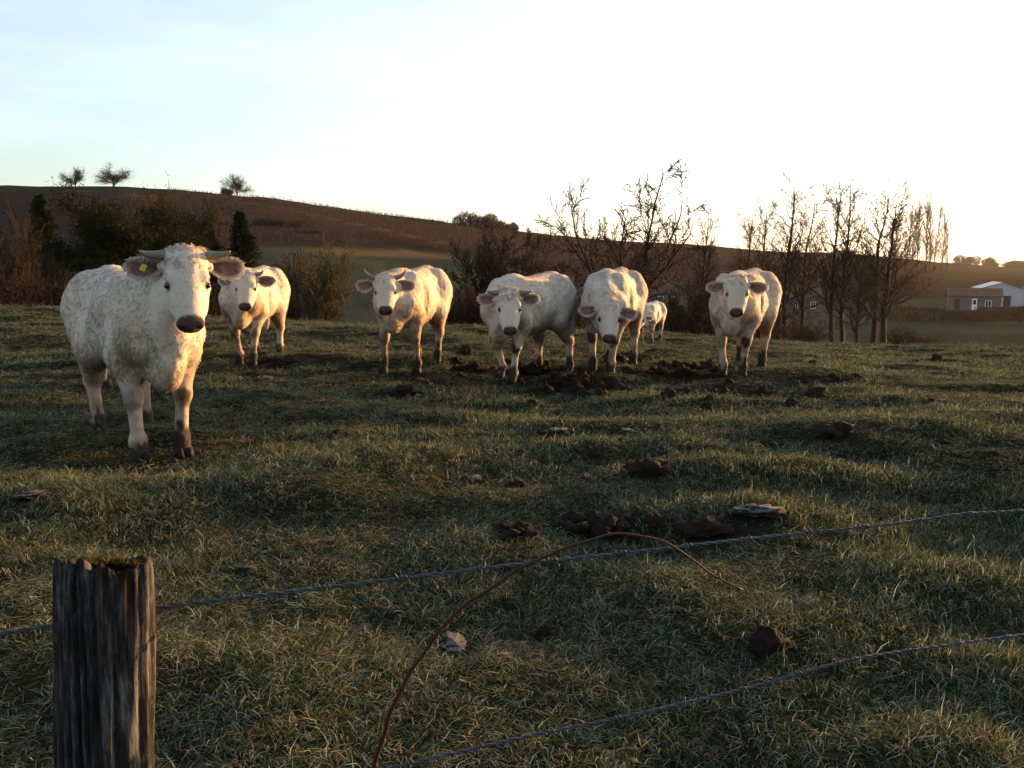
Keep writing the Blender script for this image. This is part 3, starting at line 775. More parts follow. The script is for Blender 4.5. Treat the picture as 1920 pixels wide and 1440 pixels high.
# bushes
bsh = [tree_meshes(51, 3.4, .035, BUSH, 'bark_red', stems=16, spread=.55, trunk_lv=0), tree_meshes(52, 3.4, .035, BUSH, 'bark_olive', stems=18, spread=.45, trunk_lv=0),
       tree_meshes(53, 3.4, .05, BUSH, 'bark', stems=14, spread=.75, trunk_lv=0, leaves=(5200, .075, [(.032, .022, .015), (.022, .019, .012), (.045, .028, .017)], .35)),
       tree_meshes(54, 3.4, .07, BUSH, 'bark_red', stems=16, spread=.75, trunk_lv=0, leaves=(5200, .26, [(.05, .030, .022), (.035, .024, .018), (.06, .038, .026)], .0))]
def thicket(seed, n=7000):
    rng = np.random.default_rng(seed); lob = [(rng.uniform(-1.6, 1.6), rng.uniform(-1, 1), rng.uniform(.7, 1.15)) for _ in range(9)]; c = []
    for x, y, r in lob:
        m = n//9; d = rng.normal(0, 1, (m, 3)); d /= np.linalg.norm(d, axis=1)[:, None]; rr = rng.uniform(.35, 1.08, (m, 1))**.6
        c.append(np.array((x, y, r*.85))+d*rr*np.array((.75, .75, 1.0))*r)
    c = np.concatenate(c); c = c[c[:, 2] > -.05]
    d = rng.normal(0, .6, c.shape); d[:, 2] += .6
    sg = [(x+rng.normal(0, .3), y+rng.normal(0, .3), -.2, x+rng.normal(0, .5), y+rng.normal(0, .4), r*rng.uniform(.9, 2.0), .05, .015) for x, y, r in lob for _ in range(7)]
    V, F = prisms(sg, 3)
    return mesh_np('stems', V, [F], [MAT['bark_red']]), cards('twigs', rng, c, .17, [(.045, .028, .020), (.030, .021, .016), (.06, .036, .024)], 'dead_leaves', d, .3), None
bsh[3] = thicket(55)
def bush(x, top, Y, v, wpx, lab, grp, nm='bare_bush', rz=0.0):
    stand(nm, lab, 'bush', bsh[v][:3], x, top, Y, wpx, rz, grp)
B = 'bushes beyond the pasture edge'
bush(928, 432, 44, 2, 165, 'dense rounded bush with brown leaves left of the wide oak', B, 'leafy_bush')
bush(905, 548, 40, 3, 110, 'low dark shrub under the brown leaved bush', B)
bush(602, 462, 52, 1, 110, 'feathery olive willow bush between two horned cows', B, 'willow_bush', .5)
bush(556, 474, 60, 0, 80, 'reddish twiggy bush beside the dark spruce', B)
bush(1510, 600, 36, 0, 90, 'low rust coloured thicket at the feet of the twin trunks', B, rz=1.0)
bush(1710, 612, 38, 1, 100, 'low scrubby thicket at the end of the tree row', B, rz=2.0)
bush(1300, 545, 42, 3, 100, 'dark scrub at the foot of the slim tree', B, rz=2.6)
bush(1260, 560, 44, 1, 90, 'twiggy scrub behind the small calf', B, rz=3.6)
bush(1050, 550, 46, 3, 110, 'dark scrub beneath the low oak branches', B, rz=.9)
bush(860, 560, 40, 3, 80, 'reddish scrub between the two horned cows in the middle', B, rz=5.0)
bush(1440, 560, 42, 0, 90, 'brown scrub just behind the hornless cow', B, rz=4.4)
K = 'thickets on the hill'
bush(890, 402, 340, 3, 76, 'dark clump of bushes on the vineyard skyline', K); bush(925, 414, 345, 3, 60, 'reddish thicket just below the skyline clump', K, rz=1); bush(960, 420, 350, 3, 34, 'small pale thicket at the low end of the skyline clump', K, rz=2)
bush(437, 358, 327, 3, 34, 'small thicket touching the skyline tree', K, rz=1.5); bush(530, 412, 230, 3, 100, 'rust brown thicket on the lower vineyard slope', K, rz=.7); bush(588, 434, 222, 3, 60, 'rust brown thicket at the top of the meadow', K, rz=2.7)
for i, (x, top, Y, w_) in enumerate(((1800, 478, 520, 50), (1845, 482, 540, 34), (1875, 490, 545, 60), (1905, 486, 545, 40), (1935, 482, 550, 50), (1570, 470, 505, 40))):
    bush(x, top, Y, 3, w_, 'hazy bush on the low skyline near the poplars', 'bushes on the low skyline', rz=i*1.1)
# woodland at the left: bare reddish trees
wood = [tree_meshes(s, 10, .14, ROUND, m, trunk_lv=0, leaves=(5200, .34, [(.014, .009, .007), (.011, .008, .0065), (.019, .012, .009)], .05, .12)) for s, m in ((61, 'bark'), (62, 'bark'), (63, 'bark_red'))]
for i, (x, top, Y, v, w_, lab) in enumerate(((-40, 400, 62, 0, 120, 'brown bare tree at the outer end of the woodland'), (20, 405, 58, 1, 110, 'dark bare tree in the woodland beside the birch'), (60, 425, 62, 0, 100, 'rust brown bare tree just behind the birch'),
                                     (130, 412, 74, 2, 120, 'reddish bare tree between the spruces and the pine'), (300, 374, 92, 0, 140, 'tall reddish bare tree rising behind the pine'), (372, 378, 90, 2, 130, 'tall reddish bare tree between pine and spruce'), (245, 392, 92, 2, 110, 'reddish bare tree half hidden by the pine'),
                                     (-110, 390, 64, 1, 120, 'dark bare tree past the outer end of the woodland'), (175, 440, 72, 0, 100, 'low brown bare tree under the edge of the pine'))):
    stand('bare_tree', lab, 'tree', wood[v][:3], x, top, Y, w_, i*1.7, 'bare trees in the woodland')
# thin pale birches
bir = tree_meshes(71, 10, .10, ALDER, 'bark_pale', trunk_lv=0); bir[1].materials[0] = MAT['bark']
for x, top, Y, lab in ((15, 440, 50, 'thin birch with a pale trunk and rising twigs'), (100, 470, 50, 'leaning pale birch stem near the big cow')):
    stand('birch_tree', lab, 'tree', bir[:3], x, top, Y, 50, x*.1, 'birches')
# conifers
def spruce(seed, H, Wd, cols):
    rng = np.random.default_rng(seed); c = []; dr = []; segs = []
    for i in range(460):
        t = rng.uniform(0, 1)**.8; z = H*(.06+.92*t); a = rng.uniform(0, 6.28); Lb = Wd*(1-t)**.8*(rng.uniform(.45, 1.0) if rng.uniform() < .6 else rng.uniform(.95, 1.35))*(1+.25*math.sin(a*3+t*17))+.10
        d = np.array((math.cos(a), math.sin(a), -.12-.2*(1-t)+.45*t))
        segs.append((0, 0, z, *(np.array((0, 0, z))+d*Lb*.9), .03, .008))
        m = 30
        s = rng.uniform(.15, 1, m)[:, None]; q = np.array((0, 0, z))+d*Lb*s+np.array((0, 0, -.10*Lb))*s*s+rng.normal(0, .085, (m, 3))
        c.append(q); dr.append(np.tile(d, (m, 1)))
    cr = cards('foliage', rng, np.concatenate(c), .26, cols, 'needles', np.concatenate(dr), .28)
    V, F, T3 = tube_np([(0, 0, -.3), (0, 0, H*.4), (0, 0, H*.97)], [.16, .10, .02], 7)
    V2, F2 = prisms(segs, 3)
    return mesh_np('trunk', np.concatenate([V, V2]), [F, T3, F2+len(V)], [MAT['bark']]), cr, None, 'needle'
GREEN = [(.010, .015, .008), (.014, .019, .009), (.022, .025, .011), (.008, .012, .007)]
sp = spruce(81, 9, 2.1, GREEN)
for x, top, Y, w_, lab in ((460, 404, 62, 70, 'dark pointed spruce between two horned cows'), (398, 424, 60, 75, 'shorter dark spruce tucked against the pine'), (95, 376, 66, 70, 'dark spruce top rising over the bare woodland')):
    stand('spruce_tree', lab, 'tree', sp, x, top, Y, w_, x*.2, 'spruces in the woodland')
def pine(seed, H, Wd):
    rng = np.random.default_rng(seed); segs = []; c = []
    spec = [L(n=6, wig=.06, up=.05, len=.75, tip=.5, rmin=.02), L(num=17, **{'from': .35, 'to': 1.0}, ang=62, dev=14, len=.80, taper=.35, rad=.5, n=6, wig=.14, up=.06, tip=.3), L(num=7, **{'from': .3, 'to': 1.0}, ang=40, dev=12, len=.36, taper=.3, rad=.5, n=3, wig=.15, up=.10)]
    grow(rng, np.array((0, 0, -.3)), np.array((0, 0, 1.0)), H*.75, .24, 0, spec, segs)
    S = np.array(segs); lv = S[:, 8]; S = S[:, :8]
    tips = S[lv == 2][:, 3:6]; tips = np.concatenate([tips, S[lv == 1][3::2, 3:6]])
    for q in tips:
        m = 90; g = rng.normal(0, 1, (m, 3))*np.array((.36, .36, .20)); c.append(q+g)
    c = np.concatenate(c)
    cr = cards('foliage', rng, c, .22, [(.012, .016, .008), (.017, .020, .009), (.030, .028, .012), (.009, .013, .007)], 'needles', None, .22)
    V1, F1 = prisms(S[lv == 0], 8); V2, F2 = prisms(S[lv > 0], 4)
    return mesh_np('trunk', np.concatenate([V1, V2]), [F1, F2+len(V1)], [MAT['bark']]), cr, None, 'needle'
pn = pine(91, 9, 5)
stand('pine_tree', 'broad dark pine with layered foliage pads above the big cow', 'tree', pn, 262, 380, 54, 215, 1.0)
stand('pine_tree', 'second dark pine leaning against the broad one', 'tree', pn, 338, 402, 58, 125, 3.6)
# hedges: one thing each, a long box of twigs
def hedge(lab, pts, hgt, dep, n, cols, twig=.3):
    rng = np.random.default_rng(int(abs(pts[0][0])*7)+n); P = np.array(pts); seg = np.linalg.norm(np.diff(P, axis=0), axis=1); cum = np.concatenate([[0], np.cumsum(seg)])
    t = rng.uniform(0, cum[-1], n); X = np.interp(t, cum, P[:, 0]); Yq = np.interp(t, cum, P[:, 1])
    X = X+rng.normal(0, dep*.4, n); Yq = Yq+rng.normal(0, dep*.4, n)
    top = hgt*(1+.28*vnoise(np.stack([t*.35, t*0, t*0], 1), 5)+.12*vnoise(np.stack([t*1.9, t*0, t*0], 1), 6))
    Zq = gz(X, Yq)+top*rng.uniform(0, 1, n)**.75
    c = np.stack([X, Yq, Zq], 1); d = rng.normal(0, .5, (n, 3)); d[:, 2] += .9
    o = link('hedge', None, None, (*pts[0][:2], fz(*pts[0][:2]))); tag(o, lab, 'hedge', 'hedges across the valley')
    m = cards('foliage', rng, c-np.array(o.location), twig, cols, 'dead_leaves', d, .2); tag(link('foliage', m, o), kind='stuff')
    k = max(12, n//60); i = rng.integers(0, n, k)
    s = np.concatenate([np.stack([X[i], Yq[i], gz(X[i], Yq[i])-.1], 1)-np.array(o.location), c[i]-np.array(o.location), np.full((k, 1), .05), np.full((k, 1), .015)], 1)
    V, F = prisms(s, 3); tag(link('stems', mesh_np('stems', V, [F], [MAT['bark']]), o), kind='stuff')
HB = [(.034, .021, .015), (.026, .018, .013), (.042, .026, .017)]
hedge('long clipped dark brown hedge in front of the farm buildings', [at_dist(1640, 112), at_dist(1780, 110), at_dist(1990, 108)], 1.7, 1.2, 15000, HB, .26)
hedge('low dark hedge along the pasture edge beside the big cow', [at_dist(-120, 44), at_dist(60, 44), at_dist(420, 46)], 2.9, 1.2, 9000, HB, .3)
hedge('dark hedge dividing meadow from vineyard on the hill', [at_dist(860, 205), at_dist(1010, 195), at_dist(1200, 185)], 3.2, 2.5, 6000, HB, .6)
hedge('thin hedge below the yellowish strip on the hill', [at_dist(690, 228), at_dist(880, 222)], 1.6, 1.4, 2200, HB, .5)
hedge('brown hedge behind the valley houses', [at_dist(1290, 165), at_dist(1480, 170), at_dist(1720, 178)], 5.0, 4.0, 9000, HB, .6)
hedge('unseen tall belt of trees added to shade the valley', [(112, 118), (150, 175), (205, 262)], 15.0, 7.0, 14000, HB, 1.0)  # out of view on the right, added to cast shade on the valley floor
# vines: rows of stakes on the slope, too many to count
rng = np.random.default_rng(5); n = 52000
X = rng.uniform(-260, 140, n); Yv = rng.uniform(150, 350, n); k_ = np.round((X*.55+Yv*.83)/2.2)*2.2; dd = k_-(X*.55+Yv*.83); X = X+dd*.55; Yv = Yv+dd*.83
px, A, Rr, Fo = hill_params(X, Yv); u = (Yv-Fo)/(Rr-Fo); lo = np.interp(px, [0, 450, 600, 760, 860, 1000, 1300], [.35, .34, .40, .42, .42, .34, .3])
ok = (u > lo+.03) & (u < 1.0) & (px > 240) & (px < 1400) & ~((u > .80) & (px < 330)); X = X[ok]; Yv = Yv[ok]
c = np.stack([X, Yv, gz(X, Yv)+.40], 1); d = np.tile(np.array((0, 0, 3.0)), (len(c), 1))
tag(link('vines', cards('vines', rng, c, .85, [(.040, .026, .021), (.030, .021, .017), (.055, .036, .027)], 'dead_leaves', d, .22)), 'rows of bare vines covering the brown hillside', 'vines', None, 'stuff')
# ---------------------------------------------------------------- buildings
def box_np(x0, x1, y0, y1, z0, z1):
    V = np.array([(x, y, z) for x in (x0, x1) for y in (y0, y1) for z in (z0, z1)], float)
    return V, np.array([(0, 1, 3, 2), (4, 6, 7, 5), (0, 4, 5, 1), (2, 3, 7, 6), (0, 2, 6, 4), (1, 5, 7, 3)])
def box(nm, par, mat, *b):
    V, F = box_np(*b); return link(nm, mesh_np(nm, V, [F], [MAT[mat]], smooth=False), par)
def house(name, label, px, Y, wd, dp, hw, hr, wall, roof, rz=0, openings=(), gable='x', over=.25):
    """gable roof house; ridge along x or y; front wall at local y=0 facing the camera; openings = (kind, x, z, w, h)"""
    p = at_dist(px, Y); e = link(name, None, None, p-np.array((0, 0, .15)), rz); tag(e, label, 'building', 'farm buildings in the valley')
    a, b = wd/2, dp
    if gable == 'x':
        V = [(-a, 0, 0), (a, 0, 0), (a, b, 0), (-a, b, 0), (-a, 0, hw), (a, 0, hw), (a, b, hw), (-a, b, hw), (-a, b/2, hw+hr), (a, b/2, hw+hr)]
        F4 = np.array([(0, 1, 5, 4), (2, 3, 7, 6)]); F5 = np.array([(1, 2, 6, 9, 5), (3, 0, 4, 8, 7)])
        sides = [((-a-over, -over*1.2, hw-.12), (a+over, -over*1.2, hw-.12), (a+over, b/2, hw+hr+.06), (-a-over, b/2, hw+hr+.06)), ((a+over, b+over*1.2, hw-.12), (-a-over, b+over*1.2, hw-.12), (-a-over, b/2, hw+hr+.06), (a+over, b/2, hw+hr+.06))]
    else:
        V = [(-a, 0, 0), (a, 0, 0), (a, b, 0), (-a, b, 0), (-a, 0, hw), (a, 0, hw), (a, b, hw), (-a, b, hw), (0, 0, hw+hr), (0, b, hw+hr)]
        F4 = np.array([(1, 2, 6, 5), (3, 0, 4, 7)]); F5 = np.array([(0, 1, 5, 8, 4), (2, 3, 7, 9, 6)])
        sides = [((-a-over, b+over, hw-.12), (-a-over, -over, hw-.12), (0, -over, hw+hr+.06), (0, b+over, hw+hr+.06)), ((a+over, -over, hw-.12), (a+over, b+over, hw-.12), (0, b+over, hw+hr+.06), (0, -over, hw+hr+.06))]
    link('wall', mesh_np('wall', V, [F4, F5], [MAT[wall]], smooth=False), e)
    rv = []; rf = []
    for s in sides:
        o = len(rv); rv += list(s)+[(x, y, z+.14) for x, y, z in s]
        rf += [tuple(o+i for i in f) for f in ((3, 2, 1, 0), (4, 5, 6, 7), (0, 1, 5, 4), (1, 2, 6, 5), (2, 3, 7, 6), (3, 0, 4, 7))]
    link('roof', mesh_np('roof', rv, [np.array(rf)], [MAT[roof]], smooth=False), e)
    for kind, x, z, w_, h_ in openings:
        if kind == 'window':
            o = box('window', e, 'pane', x-w_/2, x+w_/2, -.03, .05, z, z+h_)
            fr = [box_np(x-w_/2-.07, x-w_/2, -.07, .04, z-.07, z+h_+.07), box_np(x+w_/2, x+w_/2+.07, -.07, .04, z-.07, z+h_+.07), box_np(x-w_/2, x+w_/2, -.068, .04, z+h_, z+h_+.07), box_np(x-w_/2-.1, x+w_/2+.1, -.12, .04, z-.15, z-.07), box_np(x-.03, x+.03, -.06, .04, z, z+h_)]
            link('frame', mesh_np('frame', np.concatenate([v for v, f in fr]), [np.concatenate([f+8*i for i, (v, f) in enumerate(fr)])], [MAT['frame_white']], smooth=False), o)
        else:
            o = box('door', e, 'frame_white' if kind == 'door' else 'dark_wood', x-w_/2, x+w_/2, -.06, .05, z, z+h_)
            if kind == 'door': link('pane', mesh_np('pane', *[(lambda v, f: (v, [f]))(*box_np(x-w_*.3, x+w_*.3, -.08, .0, z+h_*.5, z+h_*.9))][0], [MAT['pane']], smooth=False), o)
    return e
house('farm_building', 'low stone farm building with tiled roof, white door and small window', 1823, 138, 8.0, 6, 2.6, 1.1, 'stone_wall', 'roof_tile', R(-27), (('door', .05, .15, .75, 2.0), ('window', 2.1, .9, .8, .9), ('barn', -2.6, .15, .9, 1.9)))
house('white_barn', 'large white barn rising behind the low stone building', 1872, 147, 6.8, 12, 3.4, 1.0, 'render_white', 'roof_metal', R(-24), (('barn', 1.0, .15, 1.2, 2.0),), 'y')
house('white_shed', 'white shed with a sloping dark roof next to the barn', 1935, 146, 6.5, 8, 3.0, 1.2, 'render_white', 'roof_tile', R(-34), (), 'y')
house('farmhouse', 'stone house with red roof glimpsed behind the oak limbs', 1238, 150, 9, 7, 2.6, 2.6, 'stone_wall', 'roof_red', R(-6), (('window', -2.5, .9, .9, 1.2), ('window', 0, .9, .9, 1.2), ('window', 2.5, .9, .9, 1.2)))
house('long_shed', 'long low white walled shed below the farmhouse', 1232, 120, 5.5, 5, 1.2, .9, 'render_white', 'roof_tile', R(3), (('barn', -2.2, .15, 1.0, 1.2),))
house('tiled_house', 'small red roofed house behind the tall bare trees', 1508, 150, 9, 7, 2.8, 2.2, 'stone_wall', 'roof_red', R(5), (('window', -2, .9, .8, 1.1), ('window', 1.5, .9, .8, 1.1)))
house('tiled_house', 'grey walled house left of the red roofed one in the valley', 1447, 145, 7, 6, 3.0, 2.0, 'stone_wall', 'roof_tile', R(-8), (('window', -1.5, .9, .8, 1.1), ('window', 1.5, .9, .8, 1.1)))
# ---------------------------------------------------------------- cattle in place
def place(px, py): return on_ground(px, py, 2.0, 40.0)
COWS = []
def cow(label, front, hind_px, poll, face=0.0, **kw):
    """pixels of the photograph: middle of the front feet (gives the distance), column of the middle of the hind feet
    (gives the heading) and crown of the head; face = turn of the face away from the camera in degrees"""
    s = kw.get('scale', 1.0); p = place(*front); best = None
    for yaw in np.arange(-75, 76, .5):
        a = R(yaw); hx, hy = p[0]-math.sin(a)*1.09*s, p[1]+math.cos(a)*1.09*s
        e = abs(960+FPX*hx/hy-hind_px)
        if best is None or e < best[0]: best = (e, yaw)
    yaw = best[1]; a = R(yaw); fwd = np.array((math.sin(a), -math.cos(a))); lat = np.array((math.cos(a), math.sin(a)))
    c = p[:2]-fwd*.53*s; b = c-fwd*.56*s; z = (p[2]+fz(*b))/2-.015
    f = kw.pop('head_f', .98); tx, tz = ray(*poll); q = c+fwd*f*s
    lx = (tx*q[1]-q[0])/(lat[0]-tx*lat[1]); lx = max(-.34*s, min(.34*s, lx)); q = q+lat*lx
    hz = CAMZ+tz*q[1]-z
    az = math.degrees(math.atan2(q[0], q[1]))
    print(label[:30], 'yaw', yaw, 'Y', round(p[1], 2), 'head', round(lx/s, 2), f, round(hz/s, 2))
    o = build_cow('white_cow', label, (c[0], c[1], z), yaw, head=(lx/s, f, hz/s-.02), hyaw=-az+face-yaw, **kw)
    COWS.append(o); return o
cow('largest white cow with spread horns and a yellow ear tag', (305, 860), 218, (347, 463), 2, scale=1.02, h=.014, hair=46000, seed=2, head_f=1.0, hpitch=66, horns=.145, horn_up=.0, tag=True,
    feet=((.14, .54, 0), (-.14, .50, 0), (.17, -.52, 0), (-.17, -.57, 0)), fat=.96)
cow('horned white cow stepping forward right behind the largest one', (464, 690), 499, (460, 508), -8, scale=1.02, h=.018, hair=22000, seed=3, fat=.96, hsize=1.02, tint=(1, .97, .94), hpitch=64, horns=.10, horn_up=.03,
    feet=((.11, .66, .02), (-.14, .40, 0), (.18, -.58, 0), (-.15, -.50, .0)))
cow('white cow with thin upswept horns and bright ears held wide', (752, 701), 799, (722, 513), -2, scale=1.02, h=.018, hair=22000, seed=5, fat=.94, hsize=1.0, tint=(1, .95, .90), hpitch=60, horns=.13, horn_up=.06,
    feet=((.21, .52, 0), (-.21, .60, 0), (.17, -.50, 0), (-.16, -.62, 0)), ear_droop=(.1, .1))
cow('white horned bull standing splayed with lowered head and shaggy forelock', (953, 719), 1032, (955, 541), 3, scale=1.0, h=.018, hair=23000, seed=7, fat=.98, hsize=1.06, tint=(.96, .97, .98), head_f=.95, hpitch=66, horns=.13, horn_up=.0,
    feet=((.08, .56, 0), (-.13, .50, .04), (.32, -.50, 0), (-.16, -.50, .0)), sheath=True, hump=.04, poll_tuft=1.7)
cow('hornless white cow bending its head low over churned earth', (1133, 698), 1163, (1143, 562), 3, scale=1.02, h=.018, hair=22000, seed=9, hsize=1.07, head_f=.98, hpitch=60, hroll=-5, horns=0,
    feet=((.10, .62, 0), (-.16, .50, 0), (.20, -.52, 0), (-.16, -.58, 0)), hump=.06, ear_droop=(.22, .05), fat=1.0)
cow('hornless white cow with head raised standing before the bare tree row', (1373, 705), 1410, (1383, 516), 2, scale=1.02, h=.018, hair=22000, seed=11, fat=.90, hsize=1.0, tint=(1, .95, .91), hpitch=60, horns=0,
    feet=((.13, .56, 0), (-.13, .52, 0), (.17, -.48, 0), (-.16, -.62, 0)), ear_droop=(.12, .12))
cow('small white calf half hidden behind the cow with lowered head', (1212, 644), 1229, (1202, 588), -25, scale=.68, h=.024, hair=7000, seed=13, hpitch=55, horns=0, fat=1.0)
cow('white cow standing hidden behind the largest one, a muddy foot showing', (228, 728), 252, (205, 560), 0, scale=.88, h=.03, hair=3000, seed=15, hpitch=60, horns=0)
# ---------------------------------------------------------------- fence post, wires, bramble
t = NT('old_wood'); n = t.noise(9, 10, .78, stretch=(5, 5, .6)); n2 = t.noise(5, 6, .65); n3 = t.noise(26, 8, .7, stretch=(1, 1, .5)); n4 = t.noise(34, 8, .7, stretch=(3, 3, .3))
c = t.ramp(n, [(.38, (.004, .0035, .003)), (.50, (.032, .028, .026)), (.62, (.125, .125, .125))])
c = t.mix(c, (.034, .044, .038), t.ramp(n2, [(.52, (0, 0, 0)), (.62, (.6, .6, .6))])); c = t.mix(c, (.07, .08, .085), t.ramp(n3, [(.58, (0, 0, 0)), (.66, (.75, .75, .75))]))
t.base(c, .95, .08); t.bump(n4, 1.0, .010)
plain('moss', (.045, .045, .012), .95, .05, .5, 60, .01); plain('wire', (.045, .050, .060), .7, .25, .35, 60); plain('wire_rust', (.13, .10, .09), .8, .2, .4, 60); t = NT('bramble'); t.base(t.mix((.026, .011, .009), (.050, .022, .015), t.noise(12, 4)), .6, .2)
PX, PY = -.556, 1.04
zt = CAMZ-.405; zb = fz(PX, PY)-.25
rng = np.random.default_rng(3); na, nz = 150, 110; rp = .060
V = []
ang = np.linspace(0, 2*math.pi, na, endpoint=False)
q = np.stack([np.cos(ang)*2.6, np.sin(ang)*2.6, np.zeros(na)], 1)
prof = .05*vnoise(q*1.0, 3)+.045*vnoise(q*2.3, 4)
cracks = [(a0, rng.uniform(.012, .030), rng.uniform(.04, .10)) for a0 in rng.uniform(0, 6.28, 26)]+[(-1.30, .05, .16), (-1.50, .025, .11), (-1.95, .022, .14), (-.85, .025, .10), (-2.35, .03, .10), (-.5, .03, .12)]
for i in range(nz):
    f = i/(nz-1); z = zb+(zt-zb)*f
    qq = np.stack([np.cos(ang)*3.2, np.sin(ang)*3.2, np.full(na, z*2.2)], 1); qf = np.stack([np.cos(ang)*11, np.sin(ang)*11, np.full(na, z*3.0)], 1)
    r = rp*(1+prof+.05*vnoise(qq, 6)+.035*vnoise(qf, 7))
    for a0, wd, dp in cracks:
        d = (ang-a0-.10*math.sin(z*5+a0)+math.pi) % (2*math.pi)-math.pi
        r = r-rp*dp*1.7*np.exp(-(d/wd/1.6)**2)*(.55+.45*math.sin(z*7+a0*3))
    zz = np.full(na, z)
    r = r+rp*.03*vnoise(np.stack([np.cos(ang)*30, np.sin(ang)*30, np.full(na, z*14)], 1), 8)
    if i > nz-9:
        k9 = (i-nz+9)/8; chip = np.clip(vnoise(np.stack([np.cos(ang)*7, np.sin(ang)*7, np.zeros(na)], 1), 9), -1, .5)+.5*vnoise(np.stack([np.cos(ang)*19, np.sin(ang)*19, np.zeros(na)], 1), 10)
        zz = zz+.016*chip*k9; r = r*(1-.05*k9*k9)
    lx = -.10*(1-f)
    zz = zz-np.sin(ang)*.020*max(0, (f-.8)/.2)
    V.append(np.stack([np.cos(ang)*r*1.04+lx, np.sin(ang)*r, zz-zb], 1))
F = []
for i in range(nz-1):
    j = np.arange(na); F.append(np.stack([i*na+j, i*na+(j+1) % na, (i+1)*na+(j+1) % na, (i+1)*na+j], 1))
top = V[-1]; k = nz
for s_ in (.8, .55, .3, .1):
    cen = top.mean(0); ring = cen+(top-cen)*s_; ring[:, 2] = cen[2]+(top[:, 2]-cen[2])*s_*.9+.008*vnoise(ring*60, 12)-.004*(1-s_); V.append(ring)
    j = np.arange(na); F.append(np.stack([(k-1)*na+j, (k-1)*na+(j+1) % na, k*na+(j+1) % na, k*na+j], 1)); k += 1
post = link('fence_post', None, None, (PX, PY, zb)); tag(post, 'weathered split wooden fence post with moss on its top', 'fence post')
F.append(((k-1)*na+np.arange(na))[None, :].repeat(1, 0)) if False else None
wood_me = mesh_np('post', np.concatenate(V), [f for f in F if f is not None], [MAT['old_wood']])
link('timber', wood_me, post)
mc = []; 
for i in range(60):
    a = rng.uniform(0, 6.28); rr = rp*.93*math.sqrt(rng.uniform(0, 1)); mc.append((math.cos(a)*rr, math.sin(a)*rr, zt-zb+.002))
def lumps(nm, cen, rad, mat, rng, nu=7, nv=5, flat=.6):
    VV = []; FF = []
    for c_, r_ in zip(cen, rad):
        o = len(VV)
        for i in range(nv+1):
            th = math.pi*i/nv
            for j in range(nu):
                ph = 2*math.pi*j/nu; rr = r_*rng.uniform(.7, 1.2); VV.append((c_[0]+rr*math.sin(th)*math.cos(ph), c_[1]+rr*math.sin(th)*math.sin(ph), c_[2]+rr*flat*math.cos(th)))
        for i in range(nv):
            for j in range(nu): FF.append((o+i*nu+j, o+(i+1)*nu+j, o+(i+1)*nu+(j+1) % nu, o+i*nu+(j+1) % nu))
    return mesh_np(nm, VV, [np.array(FF)], [MAT[mat]])
mc = np.array([(math.cos(a)*r_, math.sin(a)*r_*.9, zt-zb+.004-math.sin(a)*.3*r_) for a, r_ in zip(rng.uniform(0, 6.28, 900), rp*.95*np.sqrt(rng.uniform(.05, 1, 900)))])
mk_ = vnoise(mc*55, 77) > -.05; dm = rng.normal(0, .5, (mk_.sum(), 3)); dm[:, 2] += .6
link('moss', cards('moss', rng, mc[mk_], .013, [(.030, .030, .008), (.020, .020, .008), (.045, .040, .012), (.030, .020, .012)], 'dead_leaves', dm, .35), post)
# fence line: from the post to the next one, off to the right
def fence_pt(tx):      # point of the fence line under the pixel slope tx
    Yf = 1.262/(1-.2886*tx); return np.array((tx*Yf, Yf))
POST2 = (2.62, 1.262+.2886*2.62)
def barbed(lab, pts_px, r, barbs, grp, mat='wire'):
    P = []
    for x, y in pts_px:
        tx, tz = ray(x, y); f = fence_pt(tx); P.append((f[0], f[1], CAMZ+tz*f[1]))
    P.append((POST2[0], POST2[1], P[-1][2]+.015)); P.insert(0, (-2.6, 1.262-.2886*2.6, P[0][2]))
    P = np.array(P); t = np.concatenate([[0], np.cumsum(np.linalg.norm(np.diff(P, axis=0), axis=1))])
    n = int(t[-1]/.006); tt = np.linspace(0, t[-1], n); Q = np.stack([np.interp(tt, t, P[:, i]) for i in range(3)], 1)
    kk = np.hanning(31); kk /= kk.sum(); Q = np.stack([np.convolve(np.pad(Q[:, i], 15, mode='reflect', reflect_type='odd'), kk, 'valid') for i in range(3)], 1)
    T, N, Bn = frames(Q); e = link('barbed_wire', None, None, Q[0]); tag(e, lab, 'wire', grp); o = Q[0]
    for s in (0, math.pi):
        a = tt*2*math.pi/.045+s; path = Q+(np.cos(a)[:, None]*N+np.sin(a)[:, None]*Bn)*r*.95
        link('strand', tube_mesh('strand', path-o, np.full(n, r), 6, MAT[mat]), e)
    rg = np.random.default_rng(len(pts_px)); bm_ = None
    for d in np.arange(.03, t[-1], barbs):
        i = int(d/t[-1]*(n-1)); c = Q[i]-o; VV = []; FF = []; TT = []; off = 0
        a = np.linspace(0, 4*math.pi, 15); hel = c+T[i]*((a/(4*math.pi)-.5)*.014)[:, None]+(np.cos(a)[:, None]*N[i]+np.sin(a)[:, None]*Bn[i])*r*2.1
        a0 = rg.uniform(0, 6.28); d1 = nrm(math.cos(a0)*N[i]+math.sin(a0)*Bn[i]+.35*T[i]*rg.normal())
        for path, rad in ((hel, np.full(15, r*.8)), (np.array([hel[0], hel[0]+d1*.009, hel[0]+d1*.014]), np.array([r*.8, r*.7, r*.1])), (np.array([hel[-1], hel[-1]-d1*.009, hel[-1]-d1*.014]), np.array([r*.8, r*.7, r*.1]))):
            v, f, t3 = tube_np(path, rad, 5); VV.append(v); FF.append(f+off); TT.append(t3+off); off += len(v)
        link('barb', mesh_np('barb', np.concatenate(VV), [np.concatenate(FF), np.concatenate(TT)], [MAT[mat]]), e)
